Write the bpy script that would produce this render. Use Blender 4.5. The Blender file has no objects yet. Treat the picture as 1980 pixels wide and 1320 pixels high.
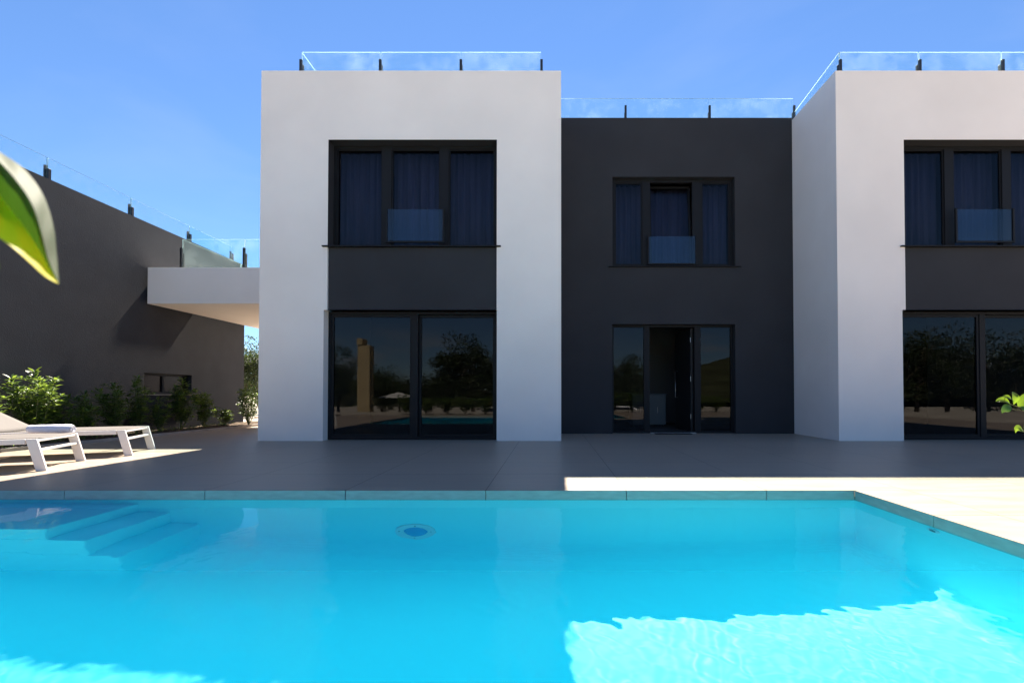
import bpy, bmesh, math, random
from mathutils import Vector, Matrix
C = bpy.context.scene.collection
sc = bpy.context.scene
R = math.radians
# ---------------------------------------------------------------- camera
F, HC, CX, HOR = 880.0, 0.82, 1066.0, 762.0
PITCH = R(0.9)
CY = HOR - F*math.tan(PITCH)
cd = bpy.data.cameras.new('camera'); cam = bpy.data.objects.new('camera', cd); C.objects.link(cam)
cam.location = (0, 0, HC); cam.rotation_euler = (R(90)+PITCH, 0, 0)
cd.sensor_width = 36; cd.lens = F*36/1980
cd.shift_x = (990-CX)/1980; cd.shift_y = (CY-660)/1980
cd.clip_start = 0.02; cd.clip_end = 3000
cd.dof.use_dof = True; cd.dof.focus_distance = 7.5; cd.dof.aperture_fstop = 5.6
sc.camera = cam
# ---------------------------------------------------------------- world, sun, exposure
SUN_EL, SUN_AZ = R(53.0), R(0.5)
w = bpy.data.worlds.new('World'); sc.world = w; w.use_nodes = True
nt = w.node_tree; N = nt.nodes; L = nt.links
bg = N['Background']; bg.inputs['Strength'].default_value = 0.044
sky = N.new('ShaderNodeTexSky'); sky.sky_type = 'NISHITA'; sky.sun_disc = False
sky.sun_elevation = SUN_EL; sky.sun_rotation = SUN_AZ
sky.air_density = 1.0; sky.dust_density = 0.0; sky.ozone_density = 10.0; sky.altitude = 0
tc = N.new('ShaderNodeTexCoord'); sp = N.new('ShaderNodeSeparateXYZ'); L.new(tc.outputs['Generated'], sp.inputs[0])
mp = N.new('ShaderNodeMapping'); mp.inputs['Scale'].default_value = (3, 3, 11); L.new(tc.outputs['Generated'], mp.inputs[0])
nz = N.new('ShaderNodeTexNoise'); nz.inputs['Scale'].default_value = 1.6; nz.inputs['Detail'].default_value = 6; L.new(mp.outputs[0], nz.inputs['Vector'])
cr = N.new('ShaderNodeMapRange'); cr.inputs[1].default_value = .50; cr.inputs[2].default_value = .64; L.new(nz.outputs['Fac'], cr.inputs[0])
el = N.new('ShaderNodeMapRange'); el.inputs[1].default_value = .15; el.inputs[2].default_value = .06; L.new(sp.outputs['Z'], el.inputs[0])
mu = N.new('ShaderNodeMath'); mu.operation = 'MULTIPLY'; L.new(cr.outputs[0], mu.inputs[0]); L.new(el.outputs[0], mu.inputs[1])
m9 = N.new('ShaderNodeMapping'); m9.inputs['Scale'].default_value = (1.2, 2.5, 5); m9.inputs['Rotation'].default_value = (.5, .5, 0); L.new(tc.outputs['Generated'], m9.inputs[0])
n9 = N.new('ShaderNodeTexNoise'); n9.inputs['Scale'].default_value = 1.3; n9.inputs['Detail'].default_value = 8; n9.inputs['Distortion'].default_value = .6; L.new(m9.outputs[0], n9.inputs['Vector'])
r9 = N.new('ShaderNodeMapRange'); r9.inputs[1].default_value = .48; r9.inputs[2].default_value = .80; r9.inputs[4].default_value = .07; L.new(n9.outputs['Fac'], r9.inputs[0])
a9 = N.new('ShaderNodeMath'); a9.operation = 'MAXIMUM'; L.new(mu.outputs[0], a9.inputs[0]); L.new(r9.outputs[0], a9.inputs[1]); mu = a9
mx = N.new('ShaderNodeMixRGB'); L.new(mu.outputs[0], mx.inputs[0]); L.new(sky.outputs[0], mx.inputs[1]); mx.inputs[2].default_value = (6.5, 6.6, 7.0, 1)
L.new(mx.outputs[0], bg.inputs['Color'])
sd = bpy.data.lights.new('sun', 'SUN'); sun = bpy.data.objects.new('sun', sd); C.objects.link(sun)
sd.energy = 4.8; sd.angle = R(0.5); sd.color = (1.0, 0.90, 0.77)
sdir = Vector((math.sin(SUN_AZ)*math.cos(SUN_EL), math.cos(SUN_AZ)*math.cos(SUN_EL), math.sin(SUN_EL)))
sun.rotation_euler = sdir.to_track_quat('Z', 'Y').to_euler(); sun.location = (0, 20, 30)
sd.cycles.is_caustics_light = True
sc.view_settings.view_transform = 'Standard'; sc.view_settings.look = 'None'
sc.view_settings.exposure = 2.15; sc.view_settings.gamma = 1
cy = sc.cycles
cy.max_bounces = 24; cy.diffuse_bounces = 12; cy.transparent_max_bounces = 24; cy.transmission_bounces = 16; cy.glossy_bounces = 12
cy.caustics_refractive = True; cy.caustics_reflective = False
cy.sample_clamp_indirect = 20; cy.blur_glossy = 0.5
cy.use_denoising = True
# ---------------------------------------------------------------- photograph measurements -> points
def ray(px, py):
    u = (px-CX)/F; v = (CY-py)/F
    return Vector((u, math.cos(PITCH)-v*math.sin(PITCH), math.sin(PITCH)+v*math.cos(PITCH)))
def at(px, py, Y):
    r = ray(px, py); return Vector((0, 0, HC)) + r*(Y/r.y)
def gr(px, py, z=0):
    r = ray(px, py); return Vector((0, 0, HC)) + r*((z-HC)/r.z)
def X(px, Y, py=700): return at(px, py, Y).x
def Z(py, Y, px=1066): return at(px, py, Y).z
# ---------------------------------------------------------------- object helpers
def tag(o, label=None, cat=None, group=None, kind=None):
    if label: o['label'] = label
    if cat: o['category'] = cat
    if group: o['group'] = group
    if kind: o['kind'] = kind
    return o
WL = {}
def thing(name, loc, label, cat, group=None, rz=0):
    o = bpy.data.objects.new(name, None); C.objects.link(o); o.location = loc; o.rotation_euler = (0, 0, rz)
    o.empty_display_size = .1
    WL[o.name] = Matrix.Translation(Vector(loc)) @ Matrix.Rotation(rz, 4, 'Z')
    return tag(o, label, cat, group)
class MB:
    def __init__(s): s.v = []; s.f = []; s.m = []
    def face(s, pts, mi=0):
        n = len(s.v); s.v += [tuple(p) for p in pts]; s.f.append(tuple(range(n, n+len(pts)))); s.m.append(mi); return s
    def mesh(s, vs, fs, mi=0):
        n = len(s.v); s.v += [tuple(p) for p in vs]
        for f in fs: s.f.append(tuple(i+n for i in f)); s.m.append(mi)
        return s
    def box(s, x0, x1, y0, y1, z0, z1, mi=0):
        return s.hexa([(x0,y0,z0),(x1,y0,z0),(x1,y1,z0),(x0,y1,z0),(x0,y0,z1),(x1,y0,z1),(x1,y1,z1),(x0,y1,z1)], mi)
    def hexa(s, p, mi=0):
        return s.mesh(p, [(0,3,2,1),(4,5,6,7),(0,1,5,4),(1,2,6,5),(2,3,7,6),(3,0,4,7)], mi)
    def obox(s, c, u, wv, up, mi=0):
        c = Vector(c); u = Vector(u); wv = Vector(wv); up = Vector(up)
        return s.hexa([c-u-wv-up, c+u-wv-up, c+u+wv-up, c-u+wv-up, c-u-wv+up, c+u-wv+up, c+u+wv+up, c-u+wv+up], mi)
    def tube(s, pts, rad, n=8, mi=0, cap=True):
        pts = [Vector(p) for p in pts]; rads = rad if isinstance(rad, (list, tuple)) else [rad]*len(pts)
        base = len(s.v)
        for i, p in enumerate(pts):
            d = (pts[min(i+1, len(pts)-1)] - pts[max(i-1, 0)]).normalized()
            a = d.cross(Vector((0, 0, 1)) if abs(d.z) < .9 else Vector((1, 0, 0))).normalized(); b = d.cross(a)
            for k in range(n):
                t = 2*math.pi*k/n; s.v.append(tuple(p + (a*math.cos(t)+b*math.sin(t))*rads[i]))
        for i in range(len(pts)-1):
            for k in range(n):
                a0 = base+i*n+k; a1 = base+i*n+(k+1) % n
                s.f.append((a0, a1, a1+n, a0+n)); s.m.append(mi)
        if cap:
            s.f.append(tuple(base+k for k in range(n))[::-1]); s.m.append(mi)
            e = base+(len(pts)-1)*n; s.f.append(tuple(e+k for k in range(n))); s.m.append(mi)
        return s
    def build(s, name, mats, parent=None, smooth=False, bevel=0, seg=2):
        me = bpy.data.meshes.new(name)
        mats = mats if isinstance(mats, (list, tuple)) else [mats]
        M = Matrix.Identity(4)
        if parent is not None: M = WL.get(parent.name, Matrix.Identity(4)).inverted()
        me.from_pydata([tuple(M @ Vector(p)) for p in s.v], [], s.f)
        for m in mats: me.materials.append(m)
        me.polygons.foreach_set('material_index', s.m)
        me.update()
        o = bpy.data.objects.new(name, me); C.objects.link(o)
        if parent is not None:
            o.parent = parent; WL[o.name] = WL.get(parent.name, Matrix.Identity(4))
        if smooth: me.polygons.foreach_set('use_smooth', [True]*len(me.polygons))
        if bevel:
            b = o.modifiers.new('bevel', 'BEVEL'); b.width = bevel; b.segments = seg; b.limit_method = 'ANGLE'; b.angle_limit = R(40)
        return o
def struct(name, mb, mats, **k):
    return tag(mb.build(name, mats, **k), kind='structure')
def copy_tree(o, parent=None):
    c = o.copy(); C.objects.link(c); c.parent = parent
    for ch in list(o.children): copy_tree(ch, c)
    return c
def grid_face(mb, xs, zs, holes, fn, flip=False, mi=0):
    for i in range(len(xs)-1):
        for j in range(len(zs)-1):
            cx, cz = (xs[i]+xs[i+1])/2, (zs[j]+zs[j+1])/2
            if any(h[0] < cx < h[1] and h[2] < cz < h[3] for h in holes): continue
            q = [fn(xs[i], zs[j]), fn(xs[i+1], zs[j]), fn(xs[i+1], zs[j+1]), fn(xs[i], zs[j+1])]
            mb.face(q[::-1] if flip else q, mi)
def wall(mb, x0, x1, z0, z1, Y, th, holes):
    """solid wall facing -y with rectangular openings"""
    xs = sorted(set([x0, x1]+[h[0] for h in holes]+[h[1] for h in holes])); zs = sorted(set([z0, z1]+[h[2] for h in holes]+[h[3] for h in holes]))
    grid_face(mb, xs, zs, holes, lambda x, z: (x, Y, z)); grid_face(mb, xs, zs, holes, lambda x, z: (x, Y+th, z), True)
    for a, b, c, d in holes:
        mb.face([(a,Y,c),(a,Y,d),(a,Y+th,d),(a,Y+th,c)]); mb.face([(b,Y,c),(b,Y+th,c),(b,Y+th,d),(b,Y,d)])
        mb.face([(a,Y,d),(b,Y,d),(b,Y+th,d),(a,Y+th,d)]); mb.face([(a,Y,c),(a,Y+th,c),(b,Y+th,c),(b,Y,c)])
    mb.face([(x0,Y,z0),(x0,Y,z1),(x0,Y+th,z1),(x0,Y+th,z0)]); mb.face([(x1,Y,z0),(x1,Y+th,z0),(x1,Y+th,z1),(x1,Y,z1)])
    mb.face([(x0,Y,z1),(x1,Y,z1),(x1,Y+th,z1),(x0,Y+th,z1)])
# ---------------------------------------------------------------- materials
def mat(name):
    m = bpy.data.materials.new(name); m.use_nodes = True; n = m.node_tree.nodes; n.clear()
    o = n.new('ShaderNodeOutputMaterial'); return m, m.node_tree, o
def pbr(name, col, rough=.6, spec=.5, metal=0, var=0, vscale=3, bump=0, bscale=200, bdist=.002, stretch=None, trans=0, coat=0):
    m, t, o = mat(name); b = t.nodes.new('ShaderNodeBsdfPrincipled'); t.links.new(b.outputs[0], o.inputs[0])
    b.inputs['Roughness'].default_value = rough; b.inputs['Metallic'].default_value = metal
    b.inputs['Specular IOR Level'].default_value = spec; b.inputs['Coat Weight'].default_value = coat
    b.inputs['Base Color'].default_value = (*col, 1)
    tcn = t.nodes.new('ShaderNodeTexCoord'); vec = tcn.outputs['Object']
    if stretch:
        mpn = t.nodes.new('ShaderNodeMapping'); mpn.inputs['Scale'].default_value = stretch; t.links.new(vec, mpn.inputs[0]); vec = mpn.outputs[0]
    if var:
        nn = t.nodes.new('ShaderNodeTexNoise'); nn.inputs['Scale'].default_value = vscale; nn.inputs['Detail'].default_value = 6; t.links.new(vec, nn.inputs['Vector'])
        r = t.nodes.new('ShaderNodeValToRGB'); e = r.color_ramp.elements
        e[0].position = .3; e[1].position = .7
        e[0].color = (*[c*(1-var) for c in col], 1); e[1].color = (*[min(1, c*(1+var)) for c in col], 1)
        t.links.new(nn.outputs['Fac'], r.inputs[0]); t.links.new(r.outputs[0], b.inputs['Base Color'])
    if bump:
        n2 = t.nodes.new('ShaderNodeTexNoise'); n2.inputs['Scale'].default_value = bscale; n2.inputs['Detail'].default_value = 4; t.links.new(tcn.outputs['Object'], n2.inputs['Vector'])
        bp = t.nodes.new('ShaderNodeBump'); bp.inputs['Strength'].default_value = bump; bp.inputs['Distance'].default_value = bdist
        t.links.new(n2.outputs['Fac'], bp.inputs['Height']); t.links.new(bp.outputs[0], b.inputs['Normal'])
    return m
def glass(name, tint, f0=.04, dust=0):
    """clear pane: transparent with a Schlick mirror reflection, same from both sides"""
    m, t, o = mat(name); n = t.nodes; l = t.links
    tr = n.new('ShaderNodeBsdfTransparent'); tr.inputs[0].default_value = (*tint, 1)
    gl = n.new('ShaderNodeBsdfGlossy'); gl.inputs['Roughness'].default_value = 0
    g = n.new('ShaderNodeNewGeometry'); d = n.new('ShaderNodeVectorMath'); d.operation = 'DOT_PRODUCT'
    l.new(g.outputs['Incoming'], d.inputs[0]); l.new(g.outputs['Normal'], d.inputs[1])
    a = n.new('ShaderNodeMath'); a.operation = 'ABSOLUTE'; l.new(d.outputs['Value'], a.inputs[0])
    s1 = n.new('ShaderNodeMath'); s1.operation = 'SUBTRACT'; s1.inputs[0].default_value = 1; l.new(a.outputs[0], s1.inputs[1]); s1.use_clamp = True
    p = n.new('ShaderNodeMath'); p.operation = 'POWER'; l.new(s1.outputs[0], p.inputs[0]); p.inputs[1].default_value = 5
    ma = n.new('ShaderNodeMath'); ma.operation = 'MULTIPLY_ADD'; l.new(p.outputs[0], ma.inputs[0]); ma.inputs[1].default_value = 1-f0; ma.inputs[2].default_value = f0
    mi = n.new('ShaderNodeMixShader'); l.new(ma.outputs[0], mi.inputs[0]); l.new(tr.outputs[0], mi.inputs[1]); l.new(gl.outputs[0], mi.inputs[2])
    out = mi
    if dust:
        df = n.new('ShaderNodeBsdfTranslucent'); df.inputs[0].default_value = (.8, .9, .95, 1)
        nn = n.new('ShaderNodeTexNoise'); nn.inputs['Scale'].default_value = 2.2; nn.inputs['Detail'].default_value = 8; nn.inputs['Roughness'].default_value = .7
        tcn = n.new('ShaderNodeTexCoord'); l.new(tcn.outputs['Object'], nn.inputs['Vector'])
        mr = n.new('ShaderNodeMapRange'); mr.inputs[1].default_value = .45; mr.inputs[2].default_value = .8; mr.inputs[3].default_value = dust*.3; mr.inputs[4].default_value = dust*2.2
        l.new(nn.outputs['Fac'], mr.inputs[0])
        m2 = n.new('ShaderNodeMixShader'); l.new(mr.outputs[0], m2.inputs[0]); l.new(mi.outputs[0], m2.inputs[1]); l.new(df.outputs[0], m2.inputs[2]); out = m2
    l.new(out.outputs[0], o.inputs[0]); return m
def leafmat(name, col, tcol, rough=.35, tw=.45, var=.35):
    m, t, o = mat(name); n = t.nodes; l = t.links
    b = n.new('ShaderNodeBsdfPrincipled'); b.inputs['Roughness'].default_value = rough
    tl = n.new('ShaderNodeBsdfTranslucent')
    g = n.new('ShaderNodeNewGeometry')
    hs = n.new('ShaderNodeHueSaturation'); hs.inputs['Color'].default_value = (*col, 1)
    mr = n.new('ShaderNodeMapRange'); mr.inputs[3].default_value = 1-var; mr.inputs[4].default_value = 1+var; l.new(g.outputs['Random Per Island'], mr.inputs[0]); l.new(mr.outputs[0], hs.inputs['Value'])
    l.new(hs.outputs[0], b.inputs['Base Color'])
    h2 = n.new('ShaderNodeHueSaturation'); h2.inputs['Color'].default_value = (*tcol, 1); l.new(mr.outputs[0], h2.inputs['Value']); l.new(h2.outputs[0], tl.inputs[0])
    mi = n.new('ShaderNodeMixShader'); mi.inputs[0].default_value = tw; l.new(b.outputs[0], mi.inputs[1]); l.new(tl.outputs[0], mi.inputs[2]); l.new(mi.outputs[0], o.inputs[0])
    return m
M = {}
M['white'] = pbr('white_render', (.82, .765, .725), .85, .2, var=.045, vscale=.8, bump=.5, bscale=95, bdist=.005)
M['white_side'] = M['white']
M['dark'] = pbr('charcoal_render', (.033, .034, .039), .8, .2, var=.10, vscale=1.2, bump=.4, bscale=150, bdist=.003)
M['neigh'] = pbr('rough_charcoal_render', (.034, .0355, .042), .85, .2, var=.10, vscale=2.5, bump=.7, bscale=70, bdist=.005)
M['alu'] = pbr('anthracite_aluminium', (.0115, .012, .014), .5, .15)
M['alu_rail'] = pbr('black_powder_coat', (.018, .018, .020), .4, .5)
M['wglass'] = glass('tinted_window_glass', (.42, .44, .48), .022)
M['guard'] = glass('guard_glass', (.78, .88, .95), .036)
M['rail'] = glass('railing_glass', (.90, .985, .985), .05, dust=.020)
M['edge'] = pbr('polished_glass_edge', (.62, .85, .86), .25, .6)
M['curtain'] = pbr('voile_curtain', (.50, .48, .68), .9, .1, var=.30, vscale=9, stretch=(1, 1, .05))
M['room'] = pbr('room_paint', (.16, .15, .14), .9, .1)
M['roomdark'] = pbr('room_floor', (.12, .10, .09), .6, .3)
M['door'] = pbr('dark_door', (.012, .012, .014), .5, .3)
M['mat'] = pbr('doormat_fibre', (.010, .010, .012), .95, .1, bump=.6, bscale=300)
M['darkpane'] = pbr('dark_window_glass', (.008, .008, .009), .25, .25)
M['cab'] = pbr('cabinet_lacquer', (.13, .15, .155), .5, .4)
M['lwhite'] = pbr('white_lounger_paint', (.66, .64, .62), .4, .5)
M['sling'] = pbr('beige_sling', (.13, .12, .115), .8, .2, bump=.5, bscale=500, bdist=.001)
M['towel'] = pbr('white_terry', (.62, .63, .72), .95, .1, bump=1, bscale=260, bdist=.004)
M['soil'] = pbr('bed_soil', (.10, .075, .055), .95, .1, var=.4, vscale=14, bump=1, bscale=30, bdist=.03)
M['kerb'] = pbr('bed_kerb', (.30, .28, .26), .85, .2, var=.15, vscale=5, bump=.4, bscale=90)
M['stone'] = pbr('pale_stone', (.62, .58, .52), .8, .2, var=.2, vscale=8)
M['bark'] = pbr('bark', (.11, .085, .06), .9, .1, var=.3, vscale=20)
M['stem'] = pbr('green_stem', (.10, .12, .045), .6, .3)
M['leaf'] = leafmat('shrub_leaf', (.070, .13, .032), (.24, .34, .04), .38, .40)
M['leaf_far'] = leafmat('tree_leaf', (.040, .060, .020), (.07, .10, .02), .5, .3, .5)
M['leaf_near'] = leafmat('citrus_leaf', (.035, .085, .015), (.17, .27, .015), .4, .5, .12)
M['leaf_dark'] = leafmat('leaf_dark_face', (.030, .090, .016), (.05, .12, .01), .45, .25, .0)  # left leaf's dark half, shade put into its colour; also darker sprig leaves
M['leaf_backlit'] = leafmat('leaf_backlit_yellow', (.55, .42, .01), (.98, .70, .01), .5, .6, .0)  # backlit glow of the left leaf's lower half, put into the colour
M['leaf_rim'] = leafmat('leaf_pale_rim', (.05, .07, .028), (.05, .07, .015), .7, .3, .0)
M['terracotta'] = pbr('grey_pot', (.22, .21, .20), .7, .3)
M['ground'] = pbr('dry_ground', (.42, .37, .30), .95, .1, var=.25, vscale=.7, bump=.5, bscale=8, bdist=.05)
M['hill'] = pbr('scrub_hill', (.055, .060, .028), .95, .1, var=.5, vscale=.25, bump=1, bscale=1.2, bdist=.8)
M['ochre'] = pbr('ochre_render', (.46, .36, .20), .85, .2, var=.08, vscale=2)
M['canvas'] = pbr('pale_canvas', (.60, .58, .54), .9, .1)
M['carpaint'] = pbr('white_car_paint', (.75, .75, .75), .25, .5, coat=.6)
M['tyre'] = pbr('rubber', (.015, .015, .015), .8, .2)
M['chrome'] = pbr('brushed_rim', (.5, .5, .52), .3, .5, metal=1)
M['carglass'] = pbr('car_glass', (.02, .022, .025), .05, .6)
M['lens'] = pbr('pool_lamp_lens', (.07, .26, .62), .2, .5)
M['rim'] = pbr('pool_lamp_rim', (.60, .72, .76), .35, .4)
M['screw'] = pbr('dark_metal', (.05, .06, .07), .5, .4)
def tile_mat(name, col, x0, y0, tw, th, rough=.42):
    m, t, o = mat(name); n = t.nodes; l = t.links
    b = n.new('ShaderNodeBsdfPrincipled'); l.new(b.outputs[0], o.inputs[0]); b.inputs['Roughness'].default_value = rough; b.inputs['Specular IOR Level'].default_value = .35
    tcn = n.new('ShaderNodeTexCoord'); s = n.new('ShaderNodeSeparateXYZ'); l.new(tcn.outputs['Object'], s.inputs[0])
    def mth(op, a, bb=None, c=None, clamp=False):
        q = n.new('ShaderNodeMath'); q.operation = op; q.use_clamp = clamp
        for i, v in enumerate((a, bb, c)):
            if v is None: continue
            if isinstance(v, (int, float)): q.inputs[i].default_value = v
            else: l.new(v, q.inputs[i])
        return q.outputs[0]
    def axis(out, o0, size):
        u = mth('DIVIDE', mth('SUBTRACT', out, o0), size)
        fl = mth('FLOOR', u); fr = mth('SUBTRACT', u, fl)
        dd = mth('MULTIPLY', mth('MINIMUM', fr, mth('SUBTRACT', 1.0, fr)), size)
        return fl, mth('LESS_THAN', dd, .003)
    fx, jx = axis(s.outputs[0], x0, tw); fy, jy = axis(s.outputs[1], y0, th)
    j = mth('MAXIMUM', jx, jy)
    cm = n.new('ShaderNodeCombineXYZ'); l.new(fx, cm.inputs[0]); l.new(fy, cm.inputs[1])
    wn = n.new('ShaderNodeTexWhiteNoise'); wn.noise_dimensions = '3D'; l.new(cm.outputs[0], wn.inputs['Vector'])
    va = n.new('ShaderNodeVectorMath'); va.operation = 'MULTIPLY_ADD'; l.new(wn.outputs['Color'], va.inputs[0]); va.inputs[1].default_value = (9, 9, 9); l.new(tcn.outputs['Object'], va.inputs[2])
    mpn = n.new('ShaderNodeMapping'); mpn.inputs['Scale'].default_value = (1.0, 5.5, 1); mpn.inputs['Rotation'].default_value = (0, 0, .12); l.new(va.outputs[0], mpn.inputs[0])
    nn = n.new('ShaderNodeTexNoise'); nn.inputs['Scale'].default_value = 1.7; nn.inputs['Detail'].default_value = 9; nn.inputs['Roughness'].default_value = .62; l.new(mpn.outputs[0], nn.inputs['Vector'])
    v = mth('ADD', mth('MULTIPLY', nn.outputs['Fac'], .62), mth('MULTIPLY', wn.outputs['Value'], .05))
    v = mth('ADD', v, .67)
    hs = n.new('ShaderNodeHueSaturation'); hs.inputs['Color'].default_value = (*col, 1); l.new(v, hs.inputs['Value'])
    mi = n.new('ShaderNodeMixRGB'); l.new(j, mi.inputs[0]); l.new(hs.outputs[0], mi.inputs[1]); mi.inputs[2].default_value = (.07, .055, .045, 1)
    l.new(mi.outputs[0], b.inputs['Base Color'])
    r2 = mth('MULTIPLY_ADD', nn.outputs['Fac'], .25, rough-.12); l.new(r2, b.inputs['Roughness'])
    bp = n.new('ShaderNodeBump'); bp.inputs['Strength'].default_value = .15; bp.inputs['Distance'].default_value = .003; l.new(nn.outputs['Fac'], bp.inputs['Height']); l.new(bp.outputs[0], b.inputs['Normal'])
    return m
PX0, PX1, PY0, PY1 = -5.25, 2.59, -0.80, 3.90      # pool opening
WZ, PD = -0.075, -1.36                            # water level, pool floor
M['tile'] = tile_mat('beige_porcelain_paving', (.345, .275, .21), -.56, PY1, 1.2, .8)
M['coping'] = pbr('coping_stone', (.36, .42, .38), .55, .4, var=.12, vscale=9, stretch=(1, 1, 4), bump=.2, bscale=120)
M['lining'] = pbr('pool_lining', (.30, .935, .995), .5, .3, var=.012, vscale=1.2)
m, t, o = mat('pool_water')
n_ = t.nodes; l_ = t.links
rf_ = n_.new('ShaderNodeBsdfRefraction'); rf_.inputs['IOR'].default_value = 1.33; rf_.inputs['Roughness'].default_value = 0; rf_.inputs['Color'].default_value = (.82, .995, 1, 1)
gs_ = n_.new('ShaderNodeBsdfGlossy'); gs_.inputs['Roughness'].default_value = 0
fn_ = n_.new('ShaderNodeFresnel'); fn_.inputs['IOR'].default_value = 1.33
ge_ = n_.new('ShaderNodeNewGeometry'); mr_ = n_.new('ShaderNodeMapRange'); mr_.inputs[3].default_value = .5; mr_.inputs[4].default_value = 1; l_.new(ge_.outputs['Backfacing'], mr_.inputs[0])
mm_ = n_.new('ShaderNodeMath'); mm_.operation = 'MULTIPLY'; l_.new(fn_.outputs[0], mm_.inputs[0]); l_.new(mr_.outputs[0], mm_.inputs[1])
ms_ = n_.new('ShaderNodeMixShader'); l_.new(mm_.outputs[0], ms_.inputs[0]); l_.new(rf_.outputs[0], ms_.inputs[1]); l_.new(gs_.outputs[0], ms_.inputs[2]); 
tb_ = n_.new('ShaderNodeBsdfTranslucent'); tb_.inputs['Color'].default_value = (.05, .82, 1, 1)   # translucent share added so scattered sun brightens the shaded water
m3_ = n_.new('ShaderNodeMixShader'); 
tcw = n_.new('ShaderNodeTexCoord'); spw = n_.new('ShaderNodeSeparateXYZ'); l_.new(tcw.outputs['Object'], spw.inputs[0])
mrw = n_.new('ShaderNodeMapRange'); mrw.interpolation_type = 'SMOOTHERSTEP'; mrw.inputs[1].default_value = -.2; mrw.inputs[2].default_value = 4.1; mrw.inputs[3].default_value = .80; mrw.inputs[4].default_value = .09; l_.new(spw.outputs[1], mrw.inputs[0]); l_.new(mrw.outputs[0], m3_.inputs[0])  # milkier toward the camera, added to lift the shaded half of the pool
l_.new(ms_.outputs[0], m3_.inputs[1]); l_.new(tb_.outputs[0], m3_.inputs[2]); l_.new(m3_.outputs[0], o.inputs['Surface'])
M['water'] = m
# ================================================================ SETTING
random.seed(4)
kerbA, kerbB = gr(497, 823.6), gr(258, 848)
kd = (kerbA-kerbB).normalized()                    # direction of bed kerb
def kx(Y): return kerbB.x + kd.x/kd.y*(Y-kerbB.y)
WDX = -.030                                        # neighbour wall direction (dx per dy)
WX9 = X(283, 9.4)-.062
def wx(Y): return WX9 + WDX*(Y-9.4)
# ground (one sheet with the pool cut out of it), stepping down behind the camera
g = MB()
xs = [-900, -60, PX0-.4, PX1+.4, 60, 900]; ys = [-900, -60, -8, -5.2, PY0-.3, PY1+.4, 60, 1200]
def gz(y): return -1.35 if y < -7 else -.02
for i in range(len(xs)-1):
    for j in range(len(ys)-1):
        if i == 2 and j == 4: continue
        g.face([(xs[i], ys[j], gz(ys[j])), (xs[i+1], ys[j], gz(ys[j])), (xs[i+1], ys[j+1], gz(ys[j+1])), (xs[i], ys[j+1], gz(ys[j+1]))])
struct('ground', g, M['ground'])
# terrace of large tiles
d = MB()
def dk(x0, x1, y0, y1): d.face([(x0, y0, 0), (x1, y0, 0), (x1, y1, 0), (x0, y1, 0)])
Yb = [-1.75, PY0, PY1, 18.0]
for j in range(3):
    y0, y1 = Yb[j], Yb[j+1]
    xl0, xl1 = kx(y0), kx(y1)
    if j == 1:
        d.face([(xl0, y0, 0), (PX0, y0, 0), (PX0, y1, 0), (xl1, y1, 0)]); dk(PX1, 13, y0, y1)
    else:
        d.face([(xl0, y0, 0), (13, y0, 0), (13, y1, 0), (xl1, y1, 0)])
struct('terrace_floor', d, M['tile'])
# pool coping: stones with open joints, face of the pool rim down to just under the water line
cp = MB(); jt = .005; zc0, zc1 = WZ-.035, -.0005
def cstone(x0, x1, y0, y1): cp.box(x0, x1, y0, y1, zc0, zc1)
xj = [PX0] + [-.56+1.2*k for k in range(-3, 3)] + [PX1]
for a, b in zip(xj[:-1], xj[1:]):
    cstone(a+jt/2, b-jt/2, PY1, PY1+.12); cstone(a+jt/2, b-jt/2, PY0-.12, PY0)
yj = [PY0] + [PY1-.8*k for k in range(5, 0, -1)] + [PY1]
for a, b in zip(yj[:-1], yj[1:]):
    cstone(PX1, PX1+.12, a+jt/2, b-jt/2); cstone(PX0-.12, PX0, a+jt/2, b-jt/2)
struct('pool_coping', cp, M['coping'], bevel=.004)
# pool shell with corner steps
ps = MB(); e = .0
x0, x1, y0, y1 = PX0-.004, PX1+.004, PY0-.004, PY1+.004
nb = 8; cr_ = .18
def shell_profile(inset0):  # cove between wall and floor
    return [(0, zc0), (0, PD+cr_)] + [(cr_-cr_*math.cos(a), PD+cr_-cr_*math.sin(a)) for a in [math.pi/2*k/nb for k in range(1, nb+1)]]
prof = shell_profile(0)
def ring(i, z): return [(x0+i, y0+i, z), (x1-i, y0+i, z), (x1-i, y1-i, z), (x0+i, y1-i, z)]
for (i0, z0), (i1, z1) in zip(prof[:-1], prof[1:]):
    a, b = ring(i0, z0), ring(i1, z1)
    for k in range(4): ps.face([a[k], b[k], b[(k+1) % 4], a[(k+1) % 4]])
i, z = prof[-1]; ps.face(ring(i, z))
pool = struct('pool_basin', ps, M['lining'])
st = MB(); ysn = 3.19
for xe, zt in ((-3.53, -.285), (-3.25, -.59), (-2.99, -.93)):
    zb = {-.285: -.59, -.59: -.93, -.93: PD-.01}[zt]
    st.box(x0-.01, xe, ysn, y1+.01, zb, zt)
steps = struct('pool_steps', st, M['lining'], bevel=.012)
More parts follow.
